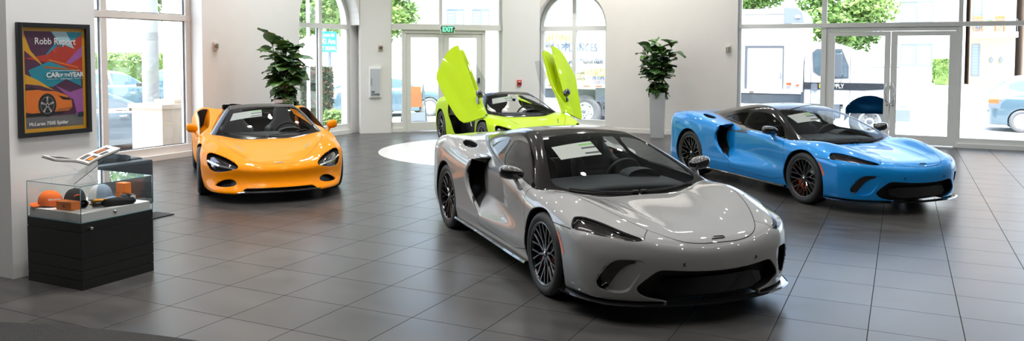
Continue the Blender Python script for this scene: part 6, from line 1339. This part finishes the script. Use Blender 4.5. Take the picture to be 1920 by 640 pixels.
    for i in range(-18, 31):
        x0 = -1.2 + i * .12
        for s in (1, -1):
            a, c = (x0, 0), (x0 + 1.8, 1.8)
            if s < 0: a, c = (x0, 1.8), (x0 + 1.8, 0)
            t0 = max(0, (-1.2 - x0) / 1.8); t1 = min(1, (2.4 - x0) / 1.8)
            if t1 > t0: p.tube([(a[0] + 1.8 * t0, 0, a[1] + (c[1] - a[1]) * t0), (a[0] + 1.8 * t1, 0, a[1] + (c[1] - a[1]) * t1)], .006, 4, cap=False)
    p.build('wire_mesh', [O['win_frame']], fe)
# ---------------------------------------------------------------- assembly
YAW = .4539
DOOR_UP, DOOR_OUT, DOOR_YAW, DOOR_MOVE = .392, -.744, .712, (.306, 0, -.02)
def camera():
    cd = bpy.data.cameras.new('camera'); co = bpy.data.objects.new('camera', cd); COL.objects.link(co); sc.camera = co
    cd.sensor_width = 36; cd.lens = 1502.33 / 1920 * 36; cd.shift_y = (176.86 - 320) / 1920; cd.clip_end = 300; co.location = (0, 0, 1.92)
    co.rotation_euler = (Matrix.Rotation(YAW, 3, 'Z') @ Euler((math.pi / 2 - .0493, 0, 0)).to_matrix() @ Matrix.Rotation(.003, 3, 'Z')).to_euler()
def lights():
    w = bpy.data.worlds.new('sky'); sc.world = w; w.use_nodes = True; nt = w.node_tree; bg = nt.nodes['Background']; sk = nt.nodes.new('ShaderNodeTexSky'); sk.sky_type = 'NISHITA'; sk.sun_disc = False; sk.sun_elevation = R(58); sk.sun_rotation = R(200); sk.air_density = 1.; sk.dust_density = 1.5
    hs = nt.nodes.new('ShaderNodeHueSaturation'); hs.inputs['Saturation'].default_value = .7; nt.links.new(sk.outputs[0], hs.inputs['Color']); nt.links.new(hs.outputs[0], bg.inputs['Color']); bg.inputs['Strength'].default_value = SKY
    s = bpy.data.lights.new('sun', 'SUN'); s.energy = SUN; s.angle = R(.55); s.color = (1, .97, .92); o = bpy.data.objects.new('sun', s); COL.objects.link(o); o.rotation_euler = Vector((-.25, .32, -1.15)).to_track_quat('-Z', 'Y').to_euler()
    # ceiling: rows of recessed downlights and a few long lit coffers
    k = 0
    for x in np.arange(-10.2, 9, 2.4):
        for y in np.arange(2.6, 18, 2.6):
            if x - y > -0.5 + 8 and False: continue
            if y - x > 26: continue
            l = bpy.data.lights.new('downlight', 'AREA'); l.shape = 'DISK'; l.size = .14; l.energy = DOWN; l.color = (1, .975, .945); l.spread = R(130); o = bpy.data.objects.new('downlight', l); COL.objects.link(o); o.location = (float(x), float(y), ZC - .02)
    for x, y in [(-8.2 + .9 * i, 18.05) for i in range(6)] + [(-10.95, 11.2 + 1.1 * i) for i in range(3)] + [(-5.6, 3.9), (-5.6, 4.6), (-5.6, 5.3), (-7.2, 3.2)]:
        l = bpy.data.lights.new('wall_washer', 'AREA'); l.shape = 'DISK'; l.size = .14; l.energy = WASH; l.color = (1, .985, .965); l.spread = R(120); o = bpy.data.objects.new('wall_washer', l); COL.objects.link(o); o.location = (x, y, ZC - .02)
    for x, y, sx, sy in COFFERS:
        l = bpy.data.lights.new('coffer_light', 'AREA'); l.shape = 'RECTANGLE'; l.size = sx; l.size_y = sy; l.energy = COFFER * sx * sy; l.color = (1, .96, .9); o = bpy.data.objects.new('coffer_light', l); COL.objects.link(o); o.location = (x, y, ZC - .03)
SUN, SKY, DOWN, COFFER, WASH = 9.0, .75, 20., 7., 30.
COFFERS = [(-1.5, 4.2, 9.0, .35), (4.5, 11, .35, 12.0)]
HG, HS = .0125, .016
def all_cars():
    kg, ks = gt_kit(HG), sp_kit(HS)
    for c, (x, y, z), rz, lab in (('g', (-2.8893, 7.3932, 0), -.74874, 'silver grey sports coupe with a black roof, nearest car in the showroom'), ('b', (-1.4398, 12.5411, 0), -.77305, 'bright blue sports coupe with a black roof in front of the glazed entrance'), ('o', (-9.0071, 9.5061, 0), -.71766, 'orange open-top sports car beside the left wall'), ('n', (-7.4407, 14.8635, .003), -.7461, 'lime green sports car with both doors raised on the white floor disc')):
        e = empty('sports_car', (x, y, z), rz, label=lab, cat='car'); M = car_mats(c)
        if c in 'gb': car_gt(e, kg, M)
        else: car_sp(e, ks, M, c == 'n')
def pads():
    # small black mats under the lime car's tyres
    c, s = math.cos(-.7461), math.sin(-.7461)
    for i, (x, y, lab) in enumerate(((-1.335, -.83, 'black tyre pad under the rear wheel of the lime green car, near the corner doors'), (1.335, -.84, 'black tyre pad under the front wheel of the lime green car, beside the open left door'))):
        m = MB(); m.box((0, 0, 0), (.62, .40, .0), bev=0) if False else m.span((-.30, -.20, 0), (.30, .20, .0028)); tag(m.build('tyre_pad', [BASE['mesh']], None, (-7.4407 + c * x - s * y, 14.8635 + s * x + c * y, .0001 + .0026), (0, 0, -.7461)), lab, 'mat')
base_mats()
sc.view_settings.view_transform = 'Standard'; sc.view_settings.look = 'None'; sc.view_settings.gamma = 1; sc.view_settings.use_curve_mapping = False; sc.view_settings.exposure = .35
camera(); build_room(); lights(); props(); outside(); all_cars()
sc.cycles.max_bounces = 10; sc.cycles.transparent_max_bounces = 24; sc.cycles.sample_clamp_indirect = 6.
